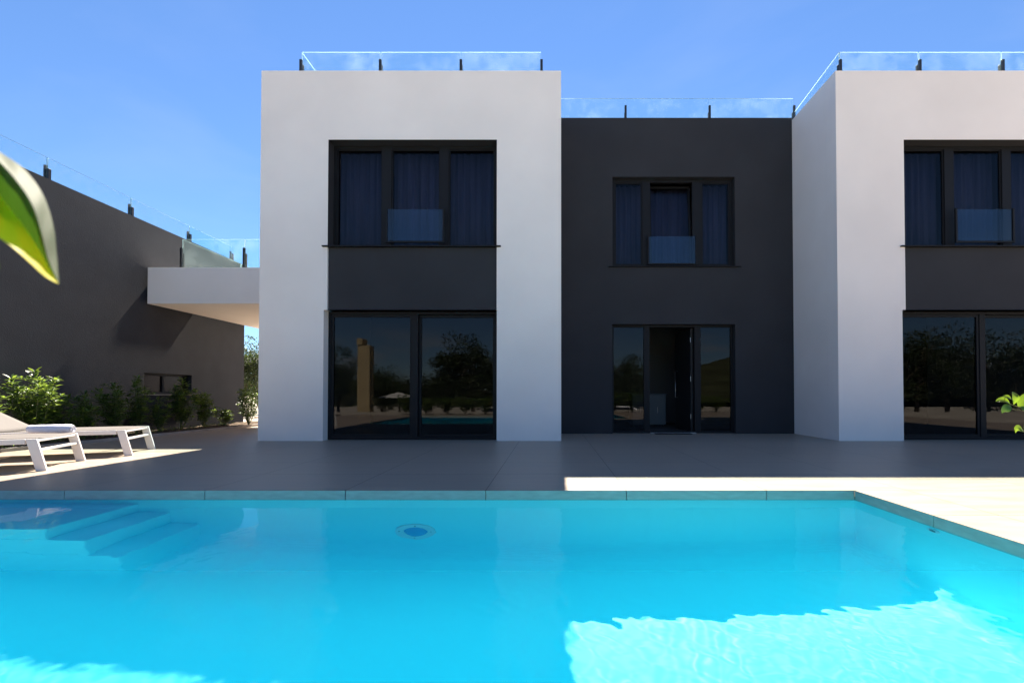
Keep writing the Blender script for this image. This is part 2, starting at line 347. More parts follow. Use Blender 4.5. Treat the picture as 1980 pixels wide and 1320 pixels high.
# water body: rippled surface, closed down into the shell
import numpy as np
rw = random.Random(11); WV = []
for k in range(46):
    lam = math.exp(rw.uniform(math.log(.05), math.log(.30))); an = rw.gauss(.9, .9)
    WV.append((lam**1.15, 2*math.pi/lam*math.cos(an), 2*math.pi/lam*math.sin(an), rw.uniform(0, 6.28)))
wb = MB(); nx, ny = 780, 360
wx0, wx1, wy0, wy1 = PX0-.1, PX1+.1, PY0-.1, PY1+.1
gx, gy = np.meshgrid(np.linspace(wx0, wx1, nx+1), np.linspace(wy0, wy1, ny+1))
hh = np.zeros_like(gx)
ux = gx+.05*np.sin(3.1*gy+1)+.03*np.sin(7*gx); uy = gy+.05*np.sin(2.7*gx)+.03*np.sin(6*gy+2)
for a_, k1, k2, p_ in WV: hh += a_*np.sin(k1*ux+k2*uy+p_)
amp = .00033+.0031*np.clip((2.9-gy)/2.4, 0, 1)*(.75+.25*np.sin(1.1*gx+.5)*np.sin(1.7*gy))
hh = WZ+amp*hh
wv = np.stack([gx, gy, hh], -1).reshape(-1, 3).tolist()
fs = [(j*(nx+1)+i, j*(nx+1)+i+1, (j+1)*(nx+1)+i+1, (j+1)*(nx+1)+i) for j in range(ny) for i in range(nx)]
wb.mesh(wv, fs); zb = PD-.15
# side skirts
def idx(i, j): return j*(nx+1)+i
c00 = len(wb.v); wb.v += [(wx0, wy0, zb), (wx1, wy0, zb), (wx1, wy1, zb), (wx0, wy1, zb)]
wb.f.append(tuple([idx(i, 0) for i in range(nx, -1, -1)]+[c00, c00+1])); wb.m.append(0)
wb.f.append(tuple([idx(i, ny) for i in range(nx+1)]+[c00+2, c00+3])); wb.m.append(0)
wb.f.append(tuple([idx(0, j) for j in range(ny+1)]+[c00+3, c00])); wb.m.append(0)
wb.f.append(tuple([idx(nx, j) for j in range(ny, -1, -1)]+[c00+1, c00+2])); wb.m.append(0)
wb.f.append((c00+3, c00+2, c00+1, c00)); wb.m.append(0)
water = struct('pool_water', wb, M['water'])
water.data.polygons.foreach_set('use_smooth', [k < nx*ny for k in range(len(water.data.polygons))])
water.cycles.is_caustics_caster = True
for ob in (pool, steps): ob.cycles.is_caustics_receiver = True
# planting bed: soil and low kerb
b = MB(); ny_ = 60
for j in range(ny_):
    ya, yb_ = -1+19*j/ny_, -1+19*(j+1)/ny_
    for i in range(6):
        def P(t, y):
            xa, xb = wx(y)-.02, kx(y)-.06
            return (xa+(xb-xa)*t, y, .045+.03*math.sin(7*y+9*t)*math.sin(5*t*3+y*3))
        b.face([P(i/6, ya), P((i+1)/6, ya), P((i+1)/6, yb_), P(i/6, yb_)])
struct('bed_soil', b, M['soil'])
b = MB(); b.hexa([(kx(-1)-.07, -1, -.02), (kx(-1), -1, -.02), (kx(18), 18, -.02), (kx(18)-.07, 18, -.02), (kx(-1)-.07, -1, .05), (kx(-1), -1, .05), (kx(18), 18, .05), (kx(18)-.07, 18, .05)])
struct('bed_kerb', b, M['kerb'], bevel=.006)
# ================================================================ VILLA
YF = 8.03; YR = 9.50; ZT = 6.52
ZT = Z(137, YF)
TX = 10.20
vil = thing('villa', (0, 12, 0), 'long flat-roofed villa with two white projecting blocks and a charcoal middle bay', 'house')
XL0, XL1 = X(500, YF), X(1085, YF)
XD1 = XL0+TX
print('villa', XL0, XL1, XD1, ZT, Z(228, YR), X(1618, YF), X(1534, YR))
XD1 = (X(1620, YF)+X(1536, YR))/2; TX = XD1-XL0
ZT2 = Z(228, YR)
YB = 15.5
def white_block(dx):
    a, bx = XL0+dx, XL1+dx
    up = (X(631.5, YF)+dx, X(960, YF)+dx, Z(477, YF), Z(270, YF)); lo = (X(625, YF)+dx, X(960.5, YF)+dx, -.001, Z(599, YF))
    sp = (up[0]-.0, up[1], lo[3], up[2])
    mb = MB(); wall(mb, a, bx, -.02, ZT, YF, .32, [up, sp, lo])
    # side walls, rear wall, roof deck
    mb.box(a, a+.3, YF+.323, YB, -.02, ZT); mb.box(bx-.3, bx, YF+.323, YB, -.02, ZT)
    mb.box(a+.303, bx-.303, YB-.3, YB, -.02, ZT)
    mb.build('white_wall', M['white'], vil)
    rf = MB(); rf.box(a+.303, bx-.303, YF+.323, YB-.303, ZT-.35, ZT-.05); rf.build('roof', M['white'], vil)
    # charcoal panel between the storeys
    q = MB(); q.box(sp[0]+.002, sp[1]-.002, YF+.035, YF+.3, sp[2]+.002, sp[3]-.001); q.build('spandrel_panel', M['dark'], vil, bevel=.003)
    # dark lining of the upper reveal
    rv = MB(); t_ = .006; ya, yb_ = YF+.004, YF+.30
    rv.box(up[0]+.001, up[0]+t_, ya, yb_, up[2]+.02, up[3]-t_); rv.box(up[1]-t_, up[1]-.001, ya, yb_, up[2]+.02, up[3]-t_); rv.box(up[0]+.001, up[1]-.001, ya, yb_, up[3]-t_, up[3]-.001)
    rv.build('window_reveal', M['dark'], vil)
    # interior
    rm = MB(); zi = 2.95
    rm.box(a+.31, bx-.31, YF+.33, YB-.31, zi, zi+.25, 0); rm.box(a+.31, bx-.31, YF+4.2, YF+4.3, .02, zi-.01, 0); rm.box(a+.31, bx-.31, YF+3.2, YF+3.3, zi+.26, ZT-.36, 0)
    rm.box(a+.31, bx-.31, YF+.33, YF+4.2, .0, .012, 1)
    rm.build('interior_wall', [M['room'], M['roomdark']], vil)
    return up, lo
def frame_box(mb, x0, x1, z0, z1, Y, w_, dpt):
    mb.box(x0, x0+w_, Y, Y+dpt, z0, z1); mb.box(x1-w_, x1, Y, Y+dpt, z0, z1)
    mb.box(x0+w_, x1-w_, Y, Y+dpt, z1-w_, z1); mb.box(x0+w_, x1-w_, Y, Y+dpt, z0, z0+w_)
def pane(x0, x1, z0, z1, Y, parent, name='pane', m_='wglass', th=.008):
    q = MB(); q.box(x0, x1, Y, Y+th, z0, z1); return q.build(name, M[m_], parent)
def curtain(x0, x1, z0, z1, Y, parent, seed):
    r = random.Random(seed); n = max(12, int((x1-x0)/.012)); q = MB(); ph = r.uniform(0, 6); pts = []
    for i in range(n+1):
        x = x0+(x1-x0)*i/n
        yy = .028*math.sin(x*46+ph+1.4*math.sin(x*9+ph))+.012*math.sin(x*101+ph*2)
        pts.append((x, Y+yy))
    vs = []; fs = []; zz = [z0, z0+(z1-z0)*.5, z1]
    for k, z in enumerate(zz):
        s = 1+.25*(1-k/2)
        vs += [(x, Y+(y-Y)*s, z) for x, y in pts]
    for k in range(2):
        for i in range(n): fs.append((k*(n+1)+i, k*(n+1)+i+1, (k+1)*(n+1)+i+1, (k+1)*(n+1)+i))
    q.mesh(vs, fs); o_ = q.build('curtain', M['curtain'], parent, smooth=True); so = o_.modifiers.new('thick', 'SOLIDIFY'); so.thickness = .003; return o_
def guard(x0, x1, z0, z1, Y, parent):
    q = MB(); q.box(x0-.012, x0+.022, Y-.012, Y+.02, z0-.02, z1+.015); q.box(x1-.022, x1+.012, Y-.012, Y+.02, z0-.02, z1+.015); q.box(x0+.023, x1-.023, Y-.01, Y+.018, z0-.02, z0+.012)
    gb_ = q.build('guard_frame', M['alu'], parent, bevel=.002)
    pane(x0+.023, x1-.023, z0+.013, z1, Y, gb_, 'guard_pane', 'guard', .012)
def upper_window(up, dx, seed):
    Y = YF+.20; x0, x1, z0, z1 = up
    x0 += .007; x1 -= .007; z1 -= .007; z0 += .015
    q = MB(); frame_box(q, x0, x1, z0, z1, Y, .055, .07)
    xm = [X(737, Y)+dx, X(755, Y)+dx, X(849, Y)+dx, X(866.5, Y)+dx]
    q.box(xm[0], xm[1], Y-.003, Y+.07, z0+.055, z1-.055); q.box(xm[2], xm[3], Y-.003, Y+.07, z0+.055, z1-.055)
    # sash beads
    cells = [(x0+.055, xm[0]), (xm[1], xm[2]), (xm[3], x1-.055)]
    for a, b_ in cells: frame_box(q, a+.001, b_-.001, z0+.056, z1-.056, Y+.018, .022, .05)
    fr = q.build('window_frame', M['alu'], vil, bevel=.003)
    for i, (a, b_) in enumerate(cells):
        pane(a+.0235, b_-.0235, z0+.0785, z1-.0785, Y+.035, fr)
        curtain(a-.03, b_+.03, z0+.03, z1-.03, Y+.24, vil, seed+i)
    guard(X(745, YF+.1)+dx, X(857, YF+.1)+dx, Z(467, YF+.1), Z(404.5, YF+.1), YF+.10, vil)
    s = MB(); s.box(up[0]-.085, up[1]+.075, YF-.045, YF+.20, up[2]-.006, up[2]+.014); s.build('window_sill', M['alu'], vil, bevel=.002)
def lower_window(lo, dx):
    Y = YF+.17; x0, x1, z0, z1 = lo; z0 = .0
    x0 += .002; x1 -= .002; z1 -= .002
    q = MB(); frame_box(q, x0, x1, z0+.003, z1, Y, .05, .12)
    xm = (X(797, Y)+dx, X(808, Y)+dx)
    cells = [(x0+.05, xm[0], 0), (xm[1], x1-.05, .055)]
    q.box(xm[0], xm[1], Y-.003, Y+.115, z0+.053, z1-.05)
    fr = q.build('sliding_door_frame', M['alu'], vil, bevel=.003)
    for a, b_, o_ in cells:
        s = MB(); frame_box(s, a+.001, b_-.001, z0+.055, z1-.052, Y+.01+o_, .045, .05); sf = s.build('sliding_sash', M['alu'], vil, bevel=.003)
        pane(a+.046, b_-.046, z0+.10, z1-.097, Y+.03+o_, sf)
for dx, sd_ in ((0, 10), (TX, 40)):
    up, lo = white_block(dx); upper_window(up, dx, sd_); lower_window(lo, dx)
# ---- charcoal middle bay
mb = MB()
uw = (X(1185, YR), X(1423, YR), Z(516, YR), Z(342, YR)); dw = (X(1184, YR), X(1422, YR), -.001, Z(626.5, YR))
wall(mb, XL1+.002, XD1-.002, -.02, ZT2, YR, .3, [uw, dw])
mb.build('charcoal_wall', M['dark'], vil)
rf = MB(); rf.box(XL1+.003, XD1-.003, YR+.303, YB, ZT2-.35, ZT2-.05); rf.box(XL1+.003, XD1-.003, YB-.25, YB, 0, ZT2-.36); rf.build('roof', M['dark'], vil)
rm = MB(); rm.box(XL1+.003, XD1-.003, YR+.303, YB-.26, 2.85, 3.1); rm.box(XL1+.003, XD1-.003, YR+3.4, YR+3.5, .02, 2.84); rm.box(XL1+.003, XD1-.003, YR+2.6, YR+2.7, 3.11, ZT2-.36); rm.box(XL1+.003, XD1-.003, YR+.303, YR+3.4, 0, .012, 1)
rm.build('interior_wall', [M['room'], M['roomdark']], vil)
Y = YR+.12; x0, x1, z0, z1 = uw; x0 += .002; x1 -= .002; z1 -= .002; z0 += .012
q = MB(); frame_box(q, x0, x1, z0, z1, Y, .06, .07)
xm = [X(1243, Y), X(1258, Y), X(1340, Y), X(1358, Y)]
q.box(xm[0], xm[1], Y-.003, Y+.07, z0+.06, z1-.06); q.box(xm[2], xm[3], Y-.003, Y+.07, z0+.06, z1-.06)
fr = q.build('window_frame', M['alu'], vil, bevel=.003)
for i, (a, b_) in enumerate([(x0+.06, xm[0]), (xm[3], x1-.06)]):
    s = MB(); frame_box(s, a+.001, b_-.001, z0+.061, z1-.061, Y+.018, .028, .05); s.build('sash', M['alu'], fr)
    pane(a+.029, b_-.029, z0+.09, z1-.09, Y+.035, fr); curtain(a-.03, b_+.03, z0+.03, z1-.03, Y+.26, vil, 70+i)
# tilted middle sash
a, b_ = xm[1]+.004, xm[2]-.004; zb_, zt_ = z0+.064, z1-.066; tl = .17
ts = MB()
def tbox(xa, xb, za, zc, off, dpt):
    def yy(z): return Y+.02+off+(z-zb_)/(zt_-zb_)*tl
    ts.hexa([(xa, yy(za), za), (xb, yy(za), za), (xb, yy(za)+dpt, za), (xa, yy(za)+dpt, za), (xa, yy(zc), zc), (xb, yy(zc), zc), (xb, yy(zc)+dpt, zc), (xa, yy(zc)+dpt, zc)])
tbox(a, a+.04, zb_, zt_, 0, .05); tbox(b_-.04, b_, zb_, zt_, 0, .05); tbox(a+.04, b_-.04, zb_, zb_+.04, 0, .05); tbox(a+.04, b_-.04, zt_-.04, zt_, 0, .05)
tso = ts.build('tilted_sash', M['alu'], vil)
ts = MB(); tbox(a+.041, b_-.041, zb_+.041, zt_-.041, .02, .008); ts.build('pane', M['wglass'], tso)
curtain(a-.06, b_+.06, z0+.03, z1-.03, Y+.34, vil, 77)
hd = MB(); hd.box(a+.02, b_-.03, Y+.20, Y+.215, z1-.085, z1-.066); hd.build('curtain_rail', M['lwhite'], vil)
guard(X(1254, YR+.05), X(1348, YR+.05), Z(510, YR+.05), Z(457, YR+.05), YR+.05, vil)
s = MB(); s.box(uw[0]-.09, uw[1]+.11, YR-.04, YR+.12, uw[2]-.006, uw[2]+.012); s.build('window_sill', M['alu'], vil, bevel=.002)
# entrance
x0, x1, z0, z1 = dw; z0 = .003; x0 += .002; x1 -= .002; z1 -= .002
q = MB(); frame_box(q, x0, x1, z0, z1, Y, .045, .09)
xm = [X(1245, Y), X(1256, Y), X(1343, Y), X(1355, Y)]
q.box(xm[0], xm[1], Y-.003, Y+.09, z0+.045, z1-.045); q.box(xm[2], xm[3], Y-.003, Y+.09, z0+.045, z1-.045)
fr = q.build('entrance_frame', M['alu'], vil, bevel=.003)
for a, b_ in ((x0+.045, xm[0]), (xm[3], x1-.045)):
    pane(a+.001, b_-.001, z0+.05, z1-.047, Y+.03, fr)
q = MB(); dxr = xm[2]-.005; q.hexa([(dxr-.05, Y+.10, .03), (dxr, Y+.10, .03), (dxr-.08, Y+1.02, .03), (dxr-.13, Y+1.02, .03), (dxr-.05, Y+.10, z1-.05), (dxr, Y+.10, z1-.05), (dxr-.08, Y+1.02, z1-.05), (dxr-.13, Y+1.02, z1-.05)])
do = q.build('front_door', M['door'], vil, bevel=.003)
q = MB(); hx, hy = dxr-.15, Y+.86; q.tube([(hx+.04, hy, .75), (hx-.02, hy, .75), (hx-.02, hy, 1.35), (hx+.04, hy, 1.35)], .011, 8); q.build('door_handle', M['chrome'], do, smooth=True)
for zz in (.35, 1.15, 1.98):
    q = MB(); q.tube([(dxr-.052, Y+.09, zz-.05), (dxr-.052, Y+.09, zz+.05)], .008, 8); q.build('door_hinge', M['chrome'], do)
q = MB(); q.box(xm[1]+.002, xm[2]-.002, YR+.02, Y+.09, .0035, .018); q.build('threshold', M['chrome'], vil, bevel=.002)
# balcony slab at the left end, with its rail
YS = 9.40; sx0 = X(283, YS); sz1, sz0 = Z(517, YS), Z(587, YS)
q = MB(); q.hexa([(sx0, YS, sz0), (XL0-.003, YS, sz0), (XL0-.003, YS+3.85, sz0), (sx0, YS+3.85, sz0), (sx0, YS, sz1), (XL0-.003, YS, sz1), (XL0-.003, YS+3.85, sz1), (sx0, YS+3.85, sz1)])
q.build('balcony_slab', M['white'], vil, bevel=.006)
# ---- glass railings
def post(x, y, z, h, parent, along='x'):
    q = MB(); w1, t1 = .022, .030
    if along == 'x':
        q.box(x-w1, x+w1, y-.045, y-.009, z, z+h); q.box(x-w1, x+w1, y+.009, y+.045, z, z+h*.75)
    else:
        q.box(x-.045, x-.009, y-w1, y+w1, z, z+h); q.box(x+.009, x+.045, y-w1, y+w1, z, z+h*.75)
    q.box(x-.05, x+.05, y-.05, y+.05, z, z+.012)
    return q.build('railing_post', M['alu_rail'], parent, bevel=.003)
def gpanel(p0, p1, z0, z1, parent, gap=.008, th=.006, dzp=0):
    p0 = Vector((p0[0], p0[1], 0)); p1 = Vector((p1[0], p1[1], 0)); d_ = (p1-p0).normalized(); n_ = Vector((-d_.y, d_.x, 0))*th
    a = p0+d_*gap; b_ = p1-d_*gap
    q = MB()
    v = [a-n_, b_-n_, b_+n_, a+n_]
    lo_ = [Vector((k.x, k.y, z0)) for k in v]; hi = [Vector((k.x, k.y, z1)) for k in v]
    q.mesh(lo_+hi, [(0,1,5,4), (2,3,7,6)], 0); q.mesh(lo_+hi, [(0,3,2,1), (4,5,6,7), (1,2,6,5), (3,0,4,7)], 1)
    return q.build('glass_panel', [M['rail'], M['edge']], parent)
SB = .10
Yg = YF+SB
zp = ZT-.0; zgt = Z(101.5, Yg); zpt = Z(118, Yg)
def roof_rail(dx, posts, extra):
    xs_ = [X(p, Yg)+dx for p in posts]
    for x in xs_: post(x, Yg, zp, zpt-zp, vil)
    for a, b_ in zip(xs_[:-1], xs_[1:]): gpanel((a, Yg), (b_, Yg), zp+.03, zgt, vil)
roof_rail(0, [578.5, 733, 890, 1047], 0)
XR = [X(1623, Yg, 120)+.0, X(1783.5, Yg), X(1945, Yg), X(2107, Yg), X(2265, Yg)]
for x in XR: post(x, Yg, zp, zpt-zp, vil)
for a, b_ in zip(XR[:-1], XR[1:]): gpanel((a, Yg), (b_, Yg), zp+.03, zgt, vil)
# side runs going back
xl = X(578.5, Yg)
for a, b_ in ((Yg, Yg+1.75), (Yg+1.75, Yg+3.5), (Yg+3.5, Yg+5.25)):
    gpanel((xl, a), (xl, b_), zp+.03, zgt, vil); post(xl, b_, zp, .2, vil, 'y')
YM = YR+.42
xr_ = X(1623, Yg, 120)
gpanel((xr_, Yg), (X(1538.5, YM), YM), zp+.03, zgt, vil)
zm = Z(228, YR); zmt = Z(191, YM)
XM = [XL1+.03, X(1210.5, YM), X(1374, YM), X(1538.5, YM)]
for x in XM[1:]: post(x, YM, zm, Z(206, YM)-zm, vil)
for a, b_ in zip(XM[:-1], XM[1:]): gpanel((a, YM), (b_, YM), zm+.03, zmt, vil)
# balcony rail
Ya = YS+.12; zb0 = sz1
xb0, xb1 = X(350, Ya), X(471.5, Ya); hb = Z(463, Ya)
for x in (xb0, xb1): post(x, Ya, zb0, Z(480, Ya)-zb0, vil)
gpanel((xb0, Ya), (xb1, Ya), zb0+.03, hb, vil); gpanel((xb1, Ya), (XL0-.02, Ya), zb0+.03, hb, vil)
for a, b_ in ((Ya, Ya+1.8), (Ya+1.8, Ya+3.5)): gpanel((xb0, a), (xb0, b_), zb0+.03, hb, vil); post(xb0, b_, zb0, .3, vil, 'y')
# ================================================================ NEIGHBOUR HOUSE
nei = thing('neighbour_house', (wx(9)-3, 9, 0), 'rough charcoal rendered neighbouring house with a low strip window and glass roof railing', 'house')
ye = 12.62; ys_ = 2.0; nz_ = Z(513, ye)
sl = lambda Y_, o_=0: (wx(Y_)+o_, Y_)
ywa, ywb = 9.42, 10.72; zwa, zwb = Z(762, 9.4), Z(720, 9.4)
q = MB()
def nf(a, z): return (wx(a), a, z)
hs_ = [(ywa, ywb, zwa, zwb)]
grid_face(q, [ys_, ywa, ywb, ye], [-.02, zwa, zwb, nz_], hs_, nf)
rd_ = .16
def nr(a, z): return (wx(a)-rd_, a, z)
q.face([nf(ywa, zwa), nr(ywa, zwa), nr(ywa, zwb), nf(ywa, zwb)]); q.face([nf(ywb, zwa), nf(ywb, zwb), nr(ywb, zwb), nr(ywb, zwa)])
q.face([nf(ywa, zwa), nf(ywb, zwa), nr(ywb, zwa), nr(ywa, zwa)]); q.face([nf(ywa, zwb), nr(ywa, zwb), nr(ywb, zwb), nf(ywb, zwb)])
q.face([(wx(ye), ye, -.02), (wx(ye)-7, ye, -.02), (wx(ye)-7, ye, nz_), (wx(ye), ye, nz_)])
q.face([(wx(ys_), ys_, -.02), (wx(ys_)-7, ys_, -.02), (wx(ys_)-7, ys_, nz_), (wx(ys_), ys_, nz_)])
q.face([(wx(ye)-7, ye, -.02), (wx(ys_)-7, ys_, -.02), (wx(ys_)-7, ys_, nz_), (wx(ye)-7, ye, nz_)])
q.face([(wx(ye), ye, nz_), (wx(ye)-7, ye, nz_), (wx(ys_)-7, ys_, nz_), (wx(ys_), ys_, nz_)])
q.build('charcoal_wall', M['neigh'], nei)
q = MB(); pya, pyb, pza, pzb = 9.5, 10.75, 2.73, 3.12
q.hexa([(wx(pya)+.001, pya, pza), (wx(pya)+.029, pya, pza), (wx(pyb)+.029, pyb, pza), (wx(pyb)+.001, pyb, pza), (wx(pya)+.001, pya, pzb), (wx(pya)+.029, pya, pzb), (wx(pyb)+.029, pyb, pzb), (wx(pyb)+.001, pyb, pzb)])
q.build('shadow_plate', M['neigh'], nei)  # unseen plate added behind the slab to cast the diagonal shadow band
# strip window
q = MB()
def nb_(y0_, y1_, z0_, z1_, o0, o1): q.hexa([(wx(y0_)-o0, y0_, z0_), (wx(y0_)-o1, y0_, z0_), (wx(y1_)-o1, y1_, z0_), (wx(y1_)-o0, y1_, z0_), (wx(y0_)-o0, y0_, z1_), (wx(y0_)-o1, y0_, z1_), (wx(y1_)-o1, y1_, z1_), (wx(y1_)-o0, y1_, z1_)])
nb_(ywa, ywa+.05, zwa, zwb, .09, .15); nb_(ywb-.05, ywb, zwa, zwb, .09, .15); nb_(ywa+.05, ywb-.05, zwb-.05, zwb, .09, .15); nb_(ywa+.05, ywb-.05, zwa, zwa+.05, .09, .15); ym_ = (ywa+ywb)/2-.05; nb_(ym_-.025, ym_+.025, zwa+.05, zwb-.05, .09, .15)
nfm = q.build('window_frame', M['alu'], nei)
q = MB(); nb_(ywa+.05, ym_-.026, zwa+.05, zwb-.05, .12, .13); q.build('pane', M['darkpane'], nfm)
q = MB(); nb_(ym_+.026, ywb-.05, zwa+.05, zwb-.05, .12, .13); q.build('pane', M['darkpane'], nfm)
q = MB(); nb_(ywa-.03, ywb+.03, zwa-.016, zwa-.001, -.02, .09); q.build('window_sill', M['kerb'], nei)
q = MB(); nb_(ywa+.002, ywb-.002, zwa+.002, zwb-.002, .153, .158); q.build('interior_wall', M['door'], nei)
YN = [2.2, 4.3, 5.9]
for p in (82, 246, 360, 443):
    k = (p+2-CX)/F; YN.append((WX9-.09-WDX*9.4)/(k-WDX))
YN = sorted(y for y in YN if y > 2)
for y_ in YN: post(wx(y_)-.09, y_, nz_, .26, nei, 'y')
for a, b_ in zip(YN[:-1], YN[1:]): gpanel((wx(a)-.09, a), (wx(b_)-.09, b_), nz_+.03, nz_+.39, nei)
# ================================================================ OBJECTS
# doormat
dm = MB(); A_, B_ = gr(1278, 843), gr(1352, 843); dm.box(A_.x, B_.x, YR-.16, YR+.0, .001, .014)
tag(dm.build('doormat', M['mat'], bevel=.003), 'thin black doormat lying on the paving at the open front door', 'doormat')
# cabinet inside the entrance
cx0, cx1 = X(1257, YR+1.9), X(1287, YR+1.9)
cb = thing('hall_cabinet', ((cx0+cx1)/2, YR+2.1, .012), 'pale grey hall cabinet seen in the dark through the open front door', 'cabinet')
q = MB(); q.box(cx0-.45, cx1, YR+1.9, YR+2.3, .06, .80); q.build('cabinet_body', M['cab'], cb, bevel=.005)
q = MB(); q.box(cx0-.47, cx1+.02, YR+1.88, YR+2.32, .802, .83); q.build('cabinet_top', M['cab'], cb, bevel=.004)
q = MB(); q.box(cx0-.40, cx1-.05, YR+1.95, YR+2.25, .012, .059); q.build('plinth', M['door'], cb)
for k in range(2):
    xx = cx0-.45+(cx1-cx0+.45)*(k+.5)/2; q = MB(); q.box(xx-.003, xx+.003, YR+1.885, YR+1.899, .35, .5); q.build('handle', M['chrome'], cb)
# sun loungers
ang = math.atan2(.32, .76)+.03
def make_lounger():
    th = thing('sun_lounger', (0, 0, 0), '', 'sun lounger')
    Hh, Wd, Ln = .345, .80, 1.98     # x along the lounger, foot end at x=0 going to -x
    for s_ in (-1, 1):
        q = MB(); yc = s_*Wd/2
        q.obox((-Ln/2-.06, yc, Hh-.028), (Ln/2-.035, 0, 0), (0, .016, 0), (0, 0, .028)); q.build('side_rail', M['lwhite'], th, bevel=.004)
        for xa, lean in ((-.05, .085), (-Ln+.14, -.085)):
            q = MB(); y0_, y1_ = yc-.0165, yc+.0165; w_ = .043
            q.hexa([(xa-w_+lean, y0_, 0), (xa+w_+lean, y0_, 0), (xa+w_+lean, y1_, 0), (xa-w_+lean, y1_, 0), (xa-w_, y0_, Hh), (xa+w_, y0_, Hh), (xa+w_, y1_, Hh), (xa-w_, y1_, Hh)])
            q.build('leg', M['lwhite'], th, bevel=.004)
    for xa in (-.045+.03, -Ln+.16-.03):
        q = MB(); q.obox((xa, 0, Hh-.125), (.02, 0, 0), (0, Wd/2-.017, 0), (0, 0, .012)); q.build('crossbar', M['lwhite'], th, bevel=.003)
    q = MB(); q.obox((-.03, 0, Hh-.02), (.018, 0, 0), (0, Wd/2-.017, 0), (0, 0, .014)); q.build('end_bar', M['lwhite'], th, bevel=.003)
    # sling: gently sagging sheet
    hx = -1.22
    def sheet(name, xa, za, xb, zb2, sag):
        q = MB(); n1, n2 = 10, 8; vs = []; fs = []
        for i in range(n1+1):
            for j in range(n2+1):
                tx, ty = i/n1, j/n2
                vs.append((xa+(xb-xa)*tx, (ty-.5)*(Wd-.036), za+(zb2-za)*tx-sag*4*ty*(1-ty)))
        for i in range(n1):
            for j in range(n2): fs.append((i*(n2+1)+j, (i+1)*(n2+1)+j, (i+1)*(n2+1)+j+1, i*(n2+1)+j+1))
        q.mesh(vs, fs); o_ = q.build(name, M['sling'], th, smooth=True); s2 = o_.modifiers.new('t', 'SOLIDIFY'); s2.thickness = .004; return o_
    sheet('seat_sling', -.012, Hh+.003, hx, Hh+.003, .012)
    ba = R(33); bl = .76
    sheet('back_sling', hx-.005, Hh+.008, hx-bl*math.cos(ba), Hh+bl*math.sin(ba), .008)
    q = MB()
    for s_ in (-1, 1):
        q.tube([(hx, s_*(Wd/2-.03), Hh-.012), (hx-bl*math.cos(ba), s_*(Wd/2-.03), Hh-.012+bl*math.sin(ba))], .013, 8)
    q.tube([(hx-bl*math.cos(ba), -(Wd/2-.03), Hh-.012+bl*math.sin(ba)), (hx-bl*math.cos(ba), (Wd/2-.03), Hh-.012+bl*math.sin(ba))], .013, 8)
    q.tube([(hx-.45*math.cos(ba), 0, Hh+.45*math.sin(ba)-.02), (hx-.60, 0, Hh-.05)], .010, 8)
    q.build('back_frame', M['lwhite'], th)
    return th
lg = make_lounger()
def put(o_, leg_near, leg_far, label):
    c = (gr(*leg_near)+gr(*leg_far))/2
    o_.rotation_euler = (0, 0, ang)
    off = Matrix.Rotation(ang, 3, 'Z') @ Vector((.035+.03, 0, 0))
    o_.location = (c.x-off.x, c.y-off.y, 0); o_['label'] = label; o_['group'] = 'sun loungers beside the pool'
put(lg, (84, 910), (167, 890), 'white sun lounger nearest the pool, carrying the rolled white towel')
lg2 = copy_tree(lg)
put(lg2, (250, 880), (303, 868), 'white sun lounger nearer the shrub bed, nothing lying on it')
# rolled towel on the first lounger
tw = MB(); ta, tb = at(56, 826, 5.50), at(141, 823, 5.62); rr_ = .054
ta.z = tb.z = .345+.002+rr_-.004
dr = (tb-ta).normalized(); sdv = Vector((-dr.y, dr.x, 0)); n1, n2 = 26, 22; vs = []; fs = []
rt = random.Random(3)
for i in range(n1+1):
    tt = i/n1; c = ta.lerp(tb, tt); endf = 1-.22*max(0, (abs(tt-.5)*2-.9)/.1)**2
    for k in range(n2):
        a = 2*math.pi*k/n2
        r_ = rr_*endf*(1+.035*math.sin(a*3+tt*5)+.02*math.sin(tt*22+a)+rt.uniform(-.008, .008))
        if k == 4: r_ *= .93
        zz = max(-rr_*.93, r_*math.sin(a)); vs.append(c+sdv*(r_*1.12*math.cos(a))+Vector((0, 0, zz)))
for i in range(n1):
    for k in range(n2): fs.append((i*n2+k, i*n2+(k+1) % n2, (i+1)*n2+(k+1) % n2, (i+1)*n2+k))
fs.append(tuple(range(n2))); fs.append(tuple(n1*n2+k for k in range(n2))[::-1])
# spiral on the visible end
sp_ = []
for k in range(60):
    a = k*.32; r_ = rr_*.12+rr_*.75*k/60; sp_.append(tb+dr*.003+sdv*(r_*math.cos(a)*1.1)+Vector((0, 0, r_*math.sin(a))))
tw.mesh(vs, fs); tw.tube(sp_, .003, 5)
tag(tw.build('towel', M['towel'], smooth=True), 'rolled white towel on the sling of the front lounger', 'towel')
